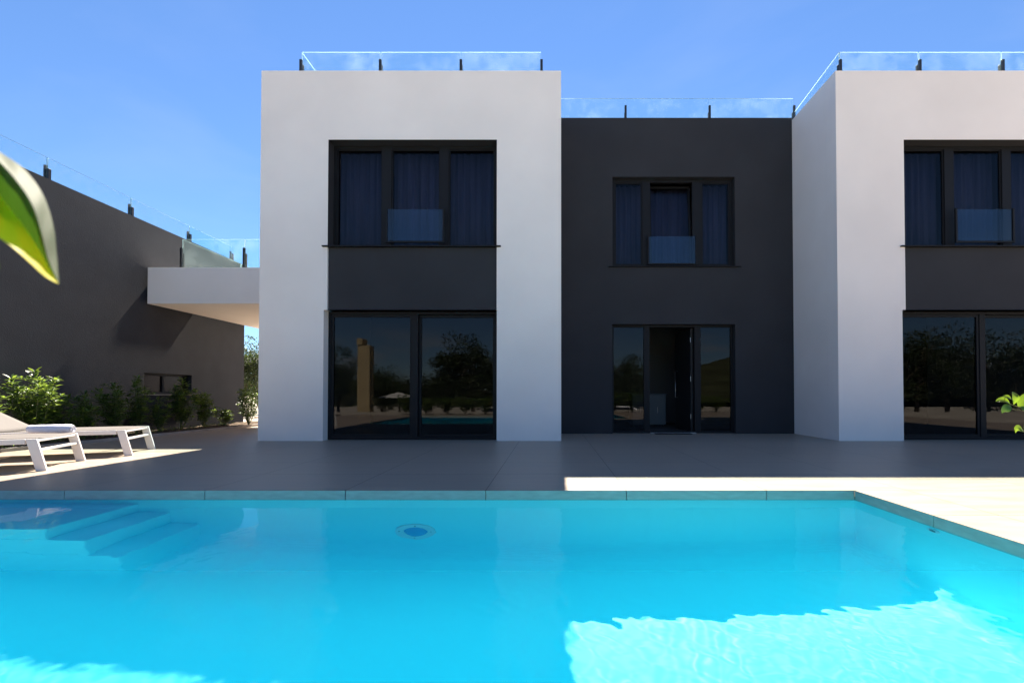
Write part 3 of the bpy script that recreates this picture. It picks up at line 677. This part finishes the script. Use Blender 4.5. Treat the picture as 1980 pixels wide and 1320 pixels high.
# underwater lamp and inlet
lx, lz = -1.158, -.975
pl = thing('pool_lamp', (lx, PY1, lz), 'round unlit pool lamp with blue lens on the far underwater wall', 'pool light')
def disc(mb, cx_, cz_, r0, r1, y_, mi=0, n=40):
    for k in range(n):
        a, b2 = 2*math.pi*k/n, 2*math.pi*(k+1)/n
        mb.face([(cx_+r0*math.cos(a), y_, cz_+r0*math.sin(a)), (cx_+r1*math.cos(a), y_, cz_+r1*math.sin(a)), (cx_+r1*math.cos(b2), y_, cz_+r1*math.sin(b2)), (cx_+r0*math.cos(b2), y_, cz_+r0*math.sin(b2))], mi)
def lathe_y(mb, cx_, cz_, prof_, n=40):
    for (r0, ya_), (r1, yb2) in zip(prof_[:-1], prof_[1:]):
        for k in range(n):
            a, b2 = 2*math.pi*k/n, 2*math.pi*(k+1)/n
            mb.face([(cx_+r0*math.cos(a), ya_, cz_+r0*math.sin(a)), (cx_+r0*math.cos(b2), ya_, cz_+r0*math.sin(b2)), (cx_+r1*math.cos(b2), yb2, cz_+r1*math.sin(b2)), (cx_+r1*math.cos(a), yb2, cz_+r1*math.sin(a))])
yw = PY1+.004
q = MB(); lathe_y(q, lx, lz, [(.175, yw), (.17, yw-.018), (.155, yw-.022), (.105, yw-.022), (.098, yw-.014)]); q.build('lamp_rim', M['rim'], pl, smooth=True)
q = MB(); lathe_y(q, lx, lz, [(.10, yw-.012), (.075, yw-.024), (.04, yw-.03), (.0005, yw-.032)]); q.build('lamp_lens', M['lens'], pl, smooth=True)
for a in (R(90), R(0), R(180), R(270)):
    q = MB(); lathe_y(q, lx+.135*math.cos(a), lz+.135*math.sin(a), [(.008, yw-.022), (.007, yw-.026), (.0005, yw-.026)], 10); q.build('screw', M['screw'], pl)
il = thing('pool_inlet', (PX1, 3.10, -.19), 'small round water inlet high on the right underwater wall', 'pool inlet')
def lathe_x(mb, cy_, cz_, prof_, n=24):
    for (r0, xa_), (r1, xb2) in zip(prof_[:-1], prof_[1:]):
        for k in range(n):
            a, b2 = 2*math.pi*k/n, 2*math.pi*(k+1)/n
            mb.face([(xa_, cy_+r0*math.cos(a), cz_+r0*math.sin(a)), (xa_, cy_+r0*math.cos(b2), cz_+r0*math.sin(b2)), (xb2, cy_+r1*math.cos(b2), cz_+r1*math.sin(b2)), (xb2, cy_+r1*math.cos(a), cz_+r1*math.sin(a))])
xw = PX1+.004
q = MB(); lathe_x(q, 3.10, -.19, [(.05, xw), (.047, xw-.01), (.028, xw-.012)]); q.build('inlet_ring', M['rim'], il, smooth=True)
q = MB(); lathe_x(q, 3.10, -.19, [(.028, xw-.012), (.0005, xw-.004)]); q.build('inlet_nozzle', M['screw'], il)
# ================================================================ VEGETATION
def leaf(mb, p, dvec, nrm, ln, wd, fold=.25, droop=.25, n=3):
    """a folded, drooping lance-shaped leaf made of 2n quads"""
    d_ = dvec.normalized(); s_ = d_.cross(nrm).normalized(); u_ = s_.cross(d_).normalized()
    prof_ = [(0, .08), (.3, .85), (.62, 1.0), (1, .02)] if n == 3 else [(0, .1), (.5, 1), (1, .02)]
    vs = []
    for tt, ww in prof_:
        c = p + d_*(ln*tt) - u_*(droop*ln*tt*tt)
        vs += [c - s_*(wd/2*ww) + u_*(fold*wd/2*ww), c, c + s_*(wd/2*ww) + u_*(fold*wd/2*ww)]
    fs = []
    for i in range(len(prof_)-1):
        a = i*3; fs += [(a, a+3, a+4, a+1), (a+1, a+4, a+5, a+2)]
    mb.mesh(vs, fs)
def rv3(r): 
    while True:
        v = Vector((r.uniform(-1, 1), r.uniform(-1, 1), r.uniform(-1, 1)))
        if .1 < v.length < 1: return v.normalized()
def shrub(x, y, h, spread, seed, label, group, lean=(0, 0), dens=1.5, lsize=.085):
    r = random.Random(seed); root = thing('shrub', (x, y, .03), label, 'shrub', group)
    sm = MB(); lm = MB(); base = Vector((x, y, .03)); ns = max(4, int(8*spread/.25))
    for k in range(ns):
        a = 2*math.pi*k/ns+r.uniform(-.5, .5); sp2 = spread*r.uniform(.35, 1) if k else 0; hh = h*(r.uniform(.6, .92) if k else 1.0)
        top = base+Vector((math.cos(a)*sp2+lean[0]*hh, math.sin(a)*sp2+lean[1]*hh, hh)); mid = base.lerp(top, .5)+Vector((math.cos(a)*sp2*.25, math.sin(a)*sp2*.25, 0))
        n = 9; pts = [base.lerp(mid, t_).lerp(mid.lerp(top, t_), t_) for t_ in [i/n for i in range(n+1)]]
        sm.tube(pts, [.009*(1-.7*i/n) for i in range(n+1)], 5)
        L_ = (top-base).length; nn = int(L_/.045*dens)
        for q_ in range(nn):
            t_ = .22+.78*(q_+.5)/nn; i = min(n-1, int(t_*n)); p = pts[i].lerp(pts[i+1], t_*n-i); dd = (pts[i+1]-pts[i]).normalized()
            for m_ in range(3 if t_ < .9 else 5):
                an = q_*2.4+m_*2.1+r.uniform(-.4, .4); up_ = .35+.9*t_**3
                dv = Vector((math.cos(an), math.sin(an), up_*r.uniform(.4, 1.2)))
                leaf(lm, p+dv*.01, dv, Vector((0, 0, 1))+rv3(r)*.35, lsize*r.uniform(.7, 1.2), lsize*.30*r.uniform(.8, 1.2), .3, r.uniform(.05, .5))
            if r.random() < .6 and t_ < .9:   # side twig with a whorl
                an = r.uniform(0, 6.28); ln = r.uniform(.06, .15); e_ = p+Vector((math.cos(an)*ln, math.sin(an)*ln, ln*.7)); sm.tube([p, e_], [.003, .002], 4)
                for m_ in range(7):
                    a3 = m_*2*math.pi/7+r.uniform(-.3, .3); dv = Vector((math.cos(a3), math.sin(a3), r.uniform(.2, .9))); leaf(lm, e_-Vector((0, 0, .012*(m_ % 3))), dv, Vector((0, 0, 1))+rv3(r)*.3, lsize*r.uniform(.6, 1.1), lsize*.29, .3, r.uniform(0, .4))
    sm.build('stem', M['stem'], root); lm.build('foliage', M['leaf'], root)
    return root
GB = 'young shrubs in the bed along the charcoal wall'
spec = [ # px, top py, spread, label
 (66, 726, .27, 'tall sunlit shrub behind the rolled towel, brightest of the bed'),
 (116, 783, .15, 'small bright shrub just right of the tallest sunlit one'),
 (164, 768, .20, 'shrub with pale sunlit tips above the middle of the loungers'),
 (222, 752, .20, 'dark bushy shrub midway between the towel and the strip window'),
 (266, 738, .15, 'upright shrub just left of the strip window'),
 (308, 778, .16, 'low thin shrub below the left end of the strip window'),
 (352, 742, .24, 'broad dark shrub covering the right end of the strip window'),
 (395, 768, .19, 'shrub right of the strip window, before the bare stretch of wall'),
]
for i, (px, tpy, spd, lab) in enumerate(spec):
    k = (px-CX)/F; xm0 = -7.98; Yp = xm0/k; Yp = ((wx(Yp)+kx(Yp))/2)/k
    xx = k*Yp; h_ = Z(tpy-8, Yp)-.03
    shrub(xx, Yp, h_, spd*1.12, 100+i, lab, GB, dens=1.2, lsize=.098)
xx = X(482, 11.7); shrub(xx, 11.7, Z(742, 11.7)-.03, .40, 130, 'large shrub at the far corner beside the white block', GB, dens=.9)
xx = X(445, 11.4); shrub(xx-.1, 11.4, Z(792, 11.4)-.03, .2, 131, 'low shrub at the foot of the far corner of the charcoal wall', GB)
xx = X(-30, 6.5); shrub(-8.0, 6.35, .9, .25, 132, 'shrub at the very left edge of the photo behind the lounger backrest', GB)
# pale stones in the bed
r = random.Random(8)
def stone_mesh(seed, s):
    r2 = random.Random(seed); bm = bmesh.new(); bmesh.ops.create_icosphere(bm, subdivisions=2, radius=s)
    for v in bm.verts: v.co *= 1+r2.uniform(-.16, .16); v.co.z *= .6
    me = bpy.data.meshes.new('stone'); bm.to_mesh(me); bm.free(); me.materials.append(M['stone']); return me
for i, (px, py, s) in enumerate([(484, 806, .085), (493, 801, .10), (478, 812, .06), (489, 812, .05), (496, 809, .07)]):
    p = gr(px, py); o_ = bpy.data.objects.new('stone', stone_mesh(i, s)); C.objects.link(o_); o_.location = (p.x, p.y, .06)
    tag(o_, ['second largest pale stone in the bed, left of the largest', 'largest pale stone, close to the foot of the white block', 'small pale stone farthest left, toward the kerb', 'smallest pale stone, in front between the larger ones', 'pale stone nearest the white block, below the largest'][i], 'stone', 'pale stones at the far corner')
# ground cover stuff under the loungers
lm = MB(); r = random.Random(21)
for k in range(900):
    y_ = r.uniform(5.4, 11.5); x_ = wx(y_)+r.uniform(.15, .62); z_ = .06+r.uniform(0, .05)
    leaf(lm, Vector((x_, y_, z_)), Vector((r.uniform(-1, 1), r.uniform(-1, 1), r.uniform(0, .8))), Vector((0, 0, 1))+rv3(r)*.4, r.uniform(.03, .07), .02, n=2)
tag(lm.build('ground_cover', M['leaf']), 'low leafy ground cover and litter on the bed soil', 'ground cover', kind='stuff')
# trees
def tree_meshes(seed, h, cr2, n, crown_lo=.3, shape=1.0):
    r = random.Random(seed); tm = MB(); lm = MB()
    p = [Vector((0, 0, 0))]
    for k in range(1, 6): p.append(p[-1]+Vector((r.uniform(-.06, .06)*h, r.uniform(-.06, .06)*h, h*.13)))
    tm.tube(p, [h*.028*(1-.13*k) for k in range(6)], 8)
    tips = []
    for k in range(14):
        a = 2.4*k; b0 = p[2+k % 4]; e_ = Vector((math.cos(a)*cr2*r.uniform(.35, .85), math.sin(a)*cr2*r.uniform(.35, .85), h*r.uniform(crown_lo+.1, .93)))
        e_.x *= 1-.3*e_.z/h*shape; e_.y *= 1-.3*e_.z/h*shape
        m_ = b0.lerp(e_, .55)+Vector((0, 0, h*.04)); tm.tube([b0, m_, e_], [h*.011, h*.007, h*.002], 5); tips += [e_, m_]
    cl = []
    for k in range(46):
        c = r.choice(tips)+rv3(r)*cr2*.30; c.z = max(h*crown_lo, min(h*.97, c.z)); cl.append((c, cr2*r.uniform(.16, .34)))
    for k in range(n):
        c, cr3 = cl[k % len(cl)]; v = rv3(r); q_ = c+v*cr3*(r.random()**.4)*Vector((1, 1, .8)).length/1.62
        s = r.uniform(.09, .20)*(.6+h/14)
        leaf(lm, q_, v+rv3(r)*.8, rv3(r)+Vector((0, 0, .8)), s, s*.5, .2, .2, n=2)
    return tm, lm
protos = []
def make_tree(seed, h, cr2, n, **k):
    tm, lm = tree_meshes(seed, h, cr2, n, **k); root = thing('tree', (0, 0, 0), '', 'tree')
    tm.build('trunk', M['bark'], root); lm.build('crown', M['leaf_far'], root); return root
used = set()
def plant_tree(pi, x, y, s, rz, label, group=None, z=0):
    o_ = protos[pi] if pi not in used else copy_tree(protos[pi]); used.add(pi)
    o_.location = (x, y, z); o_.scale = (s, s, s); o_.rotation_euler = (0, 0, rz); o_['label'] = label
    if group: o_['group'] = group
protos += [make_tree(1, 5.0, 2.3, 9000, crown_lo=.12), make_tree(2, 6.2, 2.4, 9000, crown_lo=.15), make_tree(3, 4.2, 2.5, 8000, crown_lo=.08)]
# beyond the gap between the two houses
plant_tree(0, X(470, 17), 17.0, .55, .3, 'dark bushy tree between the charcoal wall and the white block')
plant_tree(2, X(506, 19), 19.0, .62, 1.3, 'dark tree behind the one in the gap between the houses')
# trees behind the photographer, seen only as reflections in the glass
TB = 'trees across the lower ground, reflected in the windows'
def refl(px, dist, plane): # world position whose mirror image lies at px
    return ((px-CX)/F*dist, 2*plane-dist)
tl_ = [(625, 40, 1, 1.45), (655, 46, 0, 1.55), (735, 40, 2, 1.5), (772, 46, 0, 1.05), (835, 44, 2, 1.35), (868, 38, 1, 1.15), (905, 36, 0, 1.75), (945, 38, 1, 1.35), (1150, 38, 0, 1.5), (1205, 33, 1, 1.1), (1240, 36, 2, 1.7), (1700, 34, 2, 1.5), (1775, 30, 1, 1.35), (1830, 34, 0, 1.8), (1900, 33, 2, 1.8), (1960, 30, 0, 1.6), (2050, 32, 1, 1.5)]
W1, W2 = 'left ground-floor window', 'right ground-floor window'
TLAB = ['dark tree reflected at the left edge of the '+W1, 'dark tree reflected just left of the ochre pier in the '+W1, 'low broad tree reflected just right of the ochre pier in the '+W1, 'low tree reflected above the parasol in the '+W1,
        'small tree reflected just right of the middle mullion of the '+W1, 'slim tree reflected left of the tallest crown in the '+W1, 'tallest spreading tree reflected in the right pane of the '+W1, 'tree reflected at the right edge of the '+W1,
        'tree reflected behind the hedge left of the front door', 'pale-topped tree reflected in the narrow pane left of the front door', 'dense tree reflected beside the front door frame',
        'tree reflected at the left edge of the '+W2, 'tree with open crown reflected in the left pane of the '+W2, 'broad tree reflected left of the mullion of the '+W2, 'dark tree reflected right of the mullion of the '+W2, 'dense tree reflected behind the green sprig in the '+W2, 'tree reflected near the right edge of the photo in the '+W2]
for i, (px, dist, pi, s) in enumerate(tl_):
    x_, y_ = refl(px, dist, 8.2); plant_tree(pi, x_, y_, s*.74, i*1.7, TLAB[i], TB, z=-1.35)
# low hedge shrubs at the rim of the terrace behind the camera
GH = 'hedge shrubs along the near rim of the terrace'
hp = shrub(-6.0, -2.35, .85, .42, 200, 'leafy hedge shrub at the near rim of the terrace, reflected in the windows', GH, dens=.5, lsize=.12)
for i in range(19):
    c = copy_tree(hp); c.location = (-5.2+i*.82, -2.4-.2*math.sin(i*2.1), 0); c.rotation_euler = (0, 0, i*1.9); s = 0.8+.35*math.sin(i*3.3)**2; c.scale = (1.1, 1.1, s)
# ochre gate pier
x_, y_ = refl(706, 24, 8.2)
q = MB(); q.box(x_-.32, x_+.32, y_-.3, y_+.3, -1.4, Z(668, 24)); q.box(x_-.36, x_-.05, y_-.34, y_+.34, Z(668, 24)+.003, Z(655, 24))
tag(q.build('gate_pier', M['ochre'], bevel=.02), 'tall ochre rendered pier behind the photographer, reflected in the left ground-floor window', 'pier')
# hill
hl = MB(); n1, n2 = 70, 40; vs = []; fs = []
r = random.Random(5)
for j in range(n2+1):
    for i in range(n1+1):
        x_ = -120+320*i/n1; y_ = -60-140*j/n2
        z_ = -1.4+15*math.exp(-((x_-75)/55)**2-((y_+140)/55)**2)+7*math.exp(-((x_+70)/40)**2-((y_+150)/40)**2)+.8*math.sin(x_*.21+y_*.13)*math.sin(y_*.17)*min(1, j/6)+r.uniform(-.5, .5)*min(1, j/6)
        vs.append((x_, y_, z_-.05))
for j in range(n2):
    for i in range(n1): fs.append((j*(n1+1)+i, j*(n1+1)+i+1, (j+1)*(n1+1)+i+1, (j+1)*(n1+1)+i)[::-1])
hl.mesh(vs, fs); struct('hill', hl, M['hill'], smooth=True)
# parked white cars on the lower ground
def make_car():
    root = thing('parked_car', (0, 0, 0), '', 'car')
    prof_ = [(-2.1, .35), (-2.12, .75), (-1.95, .92), (-1.2, 1.0), (-.65, 1.42), (.9, 1.45), (1.75, .98), (2.05, .9), (2.1, .35)]
    q = MB(); n = len(prof_)
    def wy(x, z): return .86-(.16 if z > 1.2 else 0)
    vs = [(x, -wy(x, z), z) for x, z in prof_]+[(x, wy(x, z), z) for x, z in prof_]
    fs = [(i, i+1, n+i+1, n+i) for i in range(n-1)]+[tuple(range(n))[::-1], tuple(range(n, 2*n)), (n-1, 0, n, 2*n-1)]
    q.mesh(vs, fs); q.build('body', M['carpaint'], root, bevel=.06, seg=3)
    for s_ in (-1, 1):
        q = MB(); q.hexa([(-1.05, s_*.865, 1.0), (1.5, s_*.865, 1.0), (1.5, s_*.84, 1.0), (-1.05, s_*.84, 1.0), (-.6, s_*.745, 1.36), (.85, s_*.745, 1.36), (.85, s_*.72, 1.36), (-.6, s_*.72, 1.36)]); q.build('side_window', M['carglass'], root)
        for xa in (-1.3, 1.3):
            q = MB(); q.tube([(xa, s_*.66, .32), (xa, s_*.885, .32)], .32, 20); wh = q.build('wheel', M['tyre'], root, bevel=.03)
            q = MB(); q.tube([(xa, s_*.80, .32), (xa, s_*.895, .32)], .19, 16); q.build('rim', M['chrome'], wh)
        q = MB(); q.box(-2.14, -2.05, s_*.72-.12, s_*.72+.12, .62, .76); q.build('headlight', M['lwhite'], root, bevel=.02)
    return root
car = make_car()
x_, y_ = refl(965, 27, 8.2); car.location = (x_, y_, -1.35); car.rotation_euler = (0, 0, .2); car['label'] = 'white parked car reflected at the right edge of the left ground-floor window'; car['group'] = 'white cars parked on the lower ground'
c2 = copy_tree(car); x_, y_ = refl(1195, 29, 9.6); c2.location = (x_, y_, -1.35); c2['label'] = 'white parked car reflected in the narrow pane left of the front door'
# parasol on the lower ground
x_, y_ = refl(770, 27, 8.2)
pr = thing('parasol', (x_, y_, -1.35), 'pale canvas parasol on the lower ground, reflected in the left ground-floor window', 'parasol')
q = MB(); q.tube([(x_, y_, -1.35), (x_, y_, .95)], .025, 8); q.build('pole', M['lwhite'], pr)
q = MB()
for k in range(8):
    a, b2 = math.pi*k/4, math.pi*(k+1)/4
    q.face([(x_, y_, .95), (x_+1.25*math.cos(a), y_+1.25*math.sin(a), .62), (x_+1.25*math.cos(b2), y_+1.25*math.sin(b2), .62)])
cn = q.build('canopy', M['canvas'], pr); so = cn.modifiers.new('t', 'SOLIDIFY'); so.thickness = .01
# ---- pots with the leaves that reach into the picture
def pot(mb, x, y, r0, r1, h_):
    n = 28
    pf = [(0, 0), (r0, 0), (r1, h_), (r1+.012, h_+.004), (r1-.02, h_+.004), (r1-.025, h_-.05), (0, h_-.05)]
    for (ra, za), (rb, zb2) in zip(pf[:-1], pf[1:]):
        for k in range(n):
            a, b2 = 2*math.pi*k/n, 2*math.pi*(k+1)/n
            mb.face([(x+ra*math.cos(a), y+ra*math.sin(a), za), (x+ra*math.cos(b2), y+ra*math.sin(b2), za), (x+rb*math.cos(b2), y+rb*math.sin(b2), zb2), (x+rb*math.cos(a), y+rb*math.sin(a), zb2)])
def broad_leaf(mb, spine, width, nrm, fold=.2, n=14, wprof=None, asym=1.0):
    """leaf along a curved spine (list of 3 or 4 control points)"""
    def bez(t):
        pts = [Vector(p) for p in spine]
        while len(pts) > 1: pts = [a.lerp(b2, t) for a, b2 in zip(pts[:-1], pts[1:])]
        return pts[0]
    vs = []; fs = []; m_ = 4
    for i in range(n+1):
        t = i/n; c = bez(t); dd = (bez(min(1, t+.02))-bez(max(0, t-.02))).normalized(); s_ = dd.cross(Vector(nrm)).normalized(); u_ = s_.cross(dd)
        ww = width/2*(math.sin(math.pi*min(1, t**.8))**.75+.02*(1-t))
        for k in range(-m_, m_+1):
            f_ = k/m_; w2 = ww*(asym if k > 0 else 1)
            vs.append(c+s_*(w2*f_)+u_*(abs(f_)**1.2*ww*fold+.04*ww*math.sin(i*1.1+k)))
    W_ = 2*m_+1
    for i in range(n):
        for k in range(2*m_): fs.append((i*W_+k, (i+1)*W_+k, (i+1)*W_+k+1, i*W_+k+1))
    mb.mesh(vs, fs)
# left: blurred leaf close to the lens
Yl = .30
ps_ = thing('potted_shrub', (-.78, -1.2, 0), 'broad-leaved shrub whose blurred yellow-green leaf hangs at the left edge of the photo', 'potted plant')
q = MB(); pot(q, -.78, -1.2, .13, .18, .34); q.build('pot', M['terracotta'], ps_, smooth=False)
q = MB(); br = [(-.78, -1.2, .28), (-.8, -1.0, .8), (-.74, -.6, 1.15), (-.6, -.1, 1.22), (-.47, .2, 1.1)]; q.tube(br, [.014, .012, .009, .006, .003], 7)
tA = at(-95, 225, Yl+.01); q.tube([br[-1], tA], [.003, .0015], 6)
q.tube([(-.78, -1.2, .28), (-.86, -1.25, .8), (-.9, -1.3, 1.3)], [.009, .007, .003], 6); q.build('stem', M['stem'], ps_)
def cat(pts, t):
    n = len(pts)-1; u = min(t*n, n-1e-6); i = int(u); f = u-i
    p0, p1, p2, p3 = pts[max(0, i-1)], pts[i], pts[i+1], pts[min(n, i+2)]
    return tuple(.5*((2*b_)+(-a_+c_)*f+(2*a_-5*b_+4*c_-d_)*f*f+(-a_+3*b_-3*c_+d_)*f**3) for a_, b_, c_, d_ in zip(p0, p1, p2, p3))
L1 = [(-95, 225), (-45, 262), (0, 294), (48, 328), (84, 378), (103, 436), (110, 495), (114, 549)]      # outer rim
L2 = [(-95, 226), (-48, 276), (-2, 312), (34, 352), (62, 395), (79, 445), (93, 500), (114, 549)]       # inside of the curled rim
L3 = [(-95, 228), (-60, 300), (-20, 350), (10, 392), (42, 432), (70, 474), (92, 513), (114, 549)]      # midrib
L4 = [(-95, 230), (-85, 350), (-52, 410), (-18, 447), (22, 476), (58, 508), (88, 535), (114, 549)]     # lower edge
dep = {0: .0, 1: -.010, 2: .004, 3: -.016}
q = MB(); nn_ = 28; rows = []
def band(La, Lb, da, db, m_, mi_):
    vs = []; fs = []
    for i in range(nn_+1):
        t = i/nn_; a_ = cat(La, t); b_ = cat(Lb, t); k_ = math.sin(math.pi*t)**.6
        for j in range(m_+1):
            f = j/m_; px_ = a_[0]+(b_[0]-a_[0])*f; py_ = a_[1]+(b_[1]-a_[1])*f
            vein = .0011*k_*math.sin(34*t-5*f)*math.sin(math.pi*f)
            vs.append(at(px_, py_, Yl+k_*(da+(db-da)*f)+vein))
    for i in range(nn_):
        for j in range(m_): fs.append((i*(m_+1)+j, (i+1)*(m_+1)+j, (i+1)*(m_+1)+j+1, i*(m_+1)+j+1))
    q.mesh(vs, fs, mi_)
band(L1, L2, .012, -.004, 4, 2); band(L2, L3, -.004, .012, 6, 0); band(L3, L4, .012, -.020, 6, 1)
q.build('leaf', [M['leaf_dark'], M['leaf_backlit'], M['leaf_rim']], ps_, smooth=True)
q = MB(); broad_leaf(q, [tA, at(-60, 330, Yl), at(-10, 420, Yl), at(-2, 520, Yl+.01)], .030, (-.3, -.9, .2), .3); q.build('leaf', M['leaf_near'], ps_, smooth=True)
q = MB(); r = random.Random(9)
for k in range(34):
    b0 = Vector((-.8, -1.2, .6)).lerp(Vector((-.8-.06*(k % 3), -1.25+.25*(k % 3), 1.35)), r.random()); dv = Vector((r.uniform(-1, -.1), r.uniform(-1, .4), r.uniform(-.1, .8))).normalized()
    broad_leaf(q, [b0, b0+dv*.05+Vector((0, 0, .02)), b0+dv*.12-Vector((0, 0, .02))], .045, (0, 0, 1), .2, n=6)
q.build('foliage', M['leaf_near'], ps_, smooth=True)
# right: small fresh leaves reaching in at the right edge
Yr_ = 3.6
pr_ = thing('potted_shrub', (4.50, 3.75, 0), 'light green leafy sprig reaching in at the right edge of the photo', 'potted plant')
q = MB(); pot(q, 4.50, 3.75, .15, .2, .38); q.build('pot', M['terracotta'], pr_)
q = MB(); q.tube([(4.50, 3.75, .33), (4.45, 3.72, .6), (4.2, 3.65, .78), at(1978, 789, Yr_), at(1953, 781, Yr_)], [.009, .008, .006, .004, .002], 7)
q.tube([(4.4, 3.7, .62), at(1990, 845, Yr_), at(1978, 832, Yr_)], [.005, .003, .002], 6)
q.tube([at(1985, 795, Yr_), at(1954, 790, Yr_)], [.002, .0012], 5); q.build('stem', M['stem'], pr_)
lf = [((1953, 781), (1940, 768), (1925, 776), .05, .4), ((1953, 782), (1945, 790), (1937, 800), .06, .1), ((1960, 782), (1966, 766), (1958, 757), .06, .3), ((1968, 786), (1985, 766), (1998, 762), .075, .2), ((1972, 788), (1990, 790), (2004, 800), .07, .2), ((1978, 832), (1968, 822), (1963, 838), .06, .2), ((1984, 836), (1990, 816), (2000, 822), .07, .2), ((1956, 772), (1948, 764), (1936, 768), .035, .3)]
for a, m_, e_, w2, fo in lf:
    q = MB(); dz_ = .02*(w2*30 % 1); broad_leaf(q, [at(*a, Yr_), at(*m_, Yr_-.03-dz_), at(*e_, Yr_+.01)], w2, (0, -.85, .5), fo, n=8); q.build('leaf', M['leaf_dark' if m_[0] in (1945, 1990) else 'leaf_near'], pr_, smooth=True)
q = MB(); r = random.Random(19)
for k in range(44):
    b0 = Vector((4.50, 3.75, .5)).lerp(Vector((4.55, 3.8, 1.0)), r.random())+rv3(r)*.05; dv = Vector((r.uniform(-.1, 1), r.uniform(-1, 1), r.uniform(-.1, .8))).normalized()
    broad_leaf(q, [b0, b0+dv*.05+Vector((0, 0, .02)), b0+dv*.12-Vector((0, 0, .02))], .05, (0, 0, 1), .2, n=6)
q.tube([(4.50, 3.75, .33), (4.55, 3.8, 1.0)], [.008, .003], 6)
q.build('foliage', M['leaf_near'], pr_, smooth=True)
